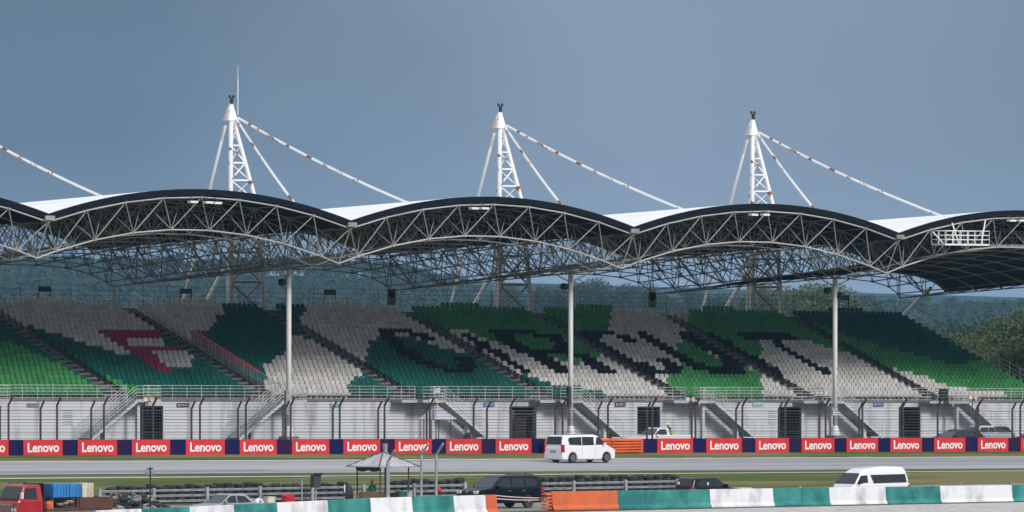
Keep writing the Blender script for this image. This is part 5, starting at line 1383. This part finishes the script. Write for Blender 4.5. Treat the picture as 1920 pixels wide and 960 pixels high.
for k in range(4):
    h = 6.5+k*.8; c = palm_mesh(k, h, 4.6+.3*k); palms.append((c, h, raw(c, 'crown', M['palm']), trunk_mesh(h, .3).mesh('trunk', M['bark'])))
# left hillside plantation: far-off wood as one mass
b = MB(); rnd = random.Random(3)
for Z in [2750+150*i for i in range(15)]:
    x = -60.
    while x < 900:
        s_ = FPX/Z; ZZ = Z+rnd.uniform(-65, 65); u, v = fromZ(x, ZZ); k = rnd.randrange(4); sc = rnd.uniform(.85, 1.2); a = rnd.random()*6.28
        z = gz(u, v); ca, sa = cos(a)*sc, sin(a)*sc; bi = len(b.v); c = palms[k][0]
        b.v += [(u+px_*ca-py_*sa, v+px_*sa+py_*ca, z+pz_*sc) for px_, py_, pz_ in c.v]; b.f += [tuple(bi+i for i in f) for f in c.f]
        x += s_*rnd.uniform(6, 9)
o = bpy.data.objects.new('palm_plantation', raw(b, 'palm_plantation', M['palm'])); COL.objects.link(o)
o['kind'] = 'stuff'; o['label'] = 'hazy hillside covered with oil palms behind the left half of the stand'; o['category'] = 'forest'
# right treeline: palms one by one
def tree(name, label, crown, trunk, x, Z, sc, group, ztop=None, rz=None, h=None):
    u, v = fromZ(x, Z); z = gz(u, v)
    if ztop is not None:              # height from the picture's treeline
        sc = (ztop-z)/h
    o = thing(name, label, 'tree', (u, v, z), random.random()*6 if rz is None else rz, group); o.scale = (sc, sc, sc)
    for me, nm in ((crown, 'crown'), (trunk, 'trunk')):
        c = bpy.data.objects.new(nm, me); COL.objects.link(c); c.parent = o
    return o
rows = [4500, 4150, 3800, 3450, 3100, 2800]
ndone = 0
for ri, Z in enumerate(rows):
    x = 905.+random.uniform(0, 30); k = 0
    while x < 1990:
        s_ = FPX/Z
        if True:
            p = palms[random.randrange(4)]
            tree('oil_palm', 'oil palm, %s treeline row from the back, %s from its left end' % (ORD[ri], ORD[k] if k < 31 else 'last'), p[2], p[3], x, Z+random.uniform(-40, 40), random.uniform(.85, 1.25), 'oil palms of the far treeline')
            k += 1
        x += s_*random.uniform(6.3, 8.3)
bl = [leaf_mesh(11, 12, 8, 5200, .19), leaf_mesh(12, 11, 9, 5200, .20)]
blm = [[(raw(c, 'crown', M[mm]), t.mesh('trunk', M['bark'])) for c, t in bl] for mm in ('leaf', 'leafdark')]
far = [(950, 2900, 540, 1), (1010, 3000, 533, 1), (1045, 2700, 543, 1), (1092, 3000, 525, 1), (1120, 2900, 529, 1), (1165, 3000, 534, 1), (1195, 2900, 537, 1), (1240, 3000, 547, 1), (1300, 3000, 543, 1), (1345, 2800, 548, 1), (1425, 1900, 541, 0), (1455, 1900, 551, 0), (1495, 1700, 543, 0), (1523, 1650, 528, 0), (1548, 1700, 539, 0), (1590, 1900, 553, 0), (1625, 2500, 560, 1)]
for i, (x, Z, yt, dk) in enumerate(far):
    c, t = blm[dk][i % 2]; H = (12, 11)[i % 2]
    tree('broadleaf_tree', '%s broadleaf tree above the top seats, %s from the left' % ('blue green' if dk else 'pale yellow green', ORD[i]), c, t, x, Z, 1, 'broadleaf trees beyond the stand', ztop=(HY-yt)*Z/FPX, h=H*.98)
near = [(1800, 760, 672, 0), (1832, 745, 640, 0), (1845, 700, 668, 0), (1870, 735, 634, 0), (1893, 715, 622, 0), (1915, 725, 603, 0), (1940, 690, 598, 0), (1895, 680, 660, 1), (1925, 670, 650, 1), (1790, 800, 655, 1), (1815, 810, 625, 1), (1760, 830, 645, 1), (1860, 850, 622, 1), (1960, 700, 600, 1)]
bn_ = [leaf_mesh(21, 9, 6.5, 4200, .17), leaf_mesh(22, 9, 7, 4200, .18)]
bnm = [[(raw(c, 'crown', M[mm]), t.mesh('trunk', M['bark'])) for c, t in bn_] for mm in ('leaf', 'leafdark')]
for i, (x, Z, yt, dk) in enumerate(near):
    c, t = bnm[dk][i % 2]
    tree('roadside_tree', '%s leafy tree right of the stand, %s' % ('dark' if dk else 'olive green', ['rising left of a taller one','mid height against the palms','low by the end railing','tall behind the end railing','broad under the skyline','topmost near the right edge','cut off by the right edge','small and low','lowest at the right edge','small at the leftmost','behind the pale ones','by the stand corner','far back and wide','beyond the right edge'][i]), c, t, x, Z, 1, 'leafy trees at the right end of the stand', ztop=(HY-yt)*Z/FPX, h=9*.98)

# ------------------------------------------------------------------ haze
HAZE = .00005
cs = [fromZ(x, Z) for x, Z in ((-9000, 9000), (12000, 9000))]
b = MB(); b.box(-1500, 7800, -800, 8200, -34, 110)
hz = b.build('haze', M['membrane'], kind='stuff', label='thin blue haze over the whole venue', cat='haze')
hm = bpy.data.materials.new('haze'); hm.use_nodes = True; t = hm.node_tree; t.nodes.clear()
mo = t.nodes.new('ShaderNodeOutputMaterial'); vp = t.nodes.new('ShaderNodeVolumePrincipled')
vp.inputs['Color'].default_value = (.34, .62, .95, 1); vp.inputs['Density'].default_value = HAZE; vp.inputs['Anisotropy'].default_value = 0.0
t.links.new(vp.outputs[0], mo.inputs['Volume']); hz.data.materials.clear(); hz.data.materials.append(hm)
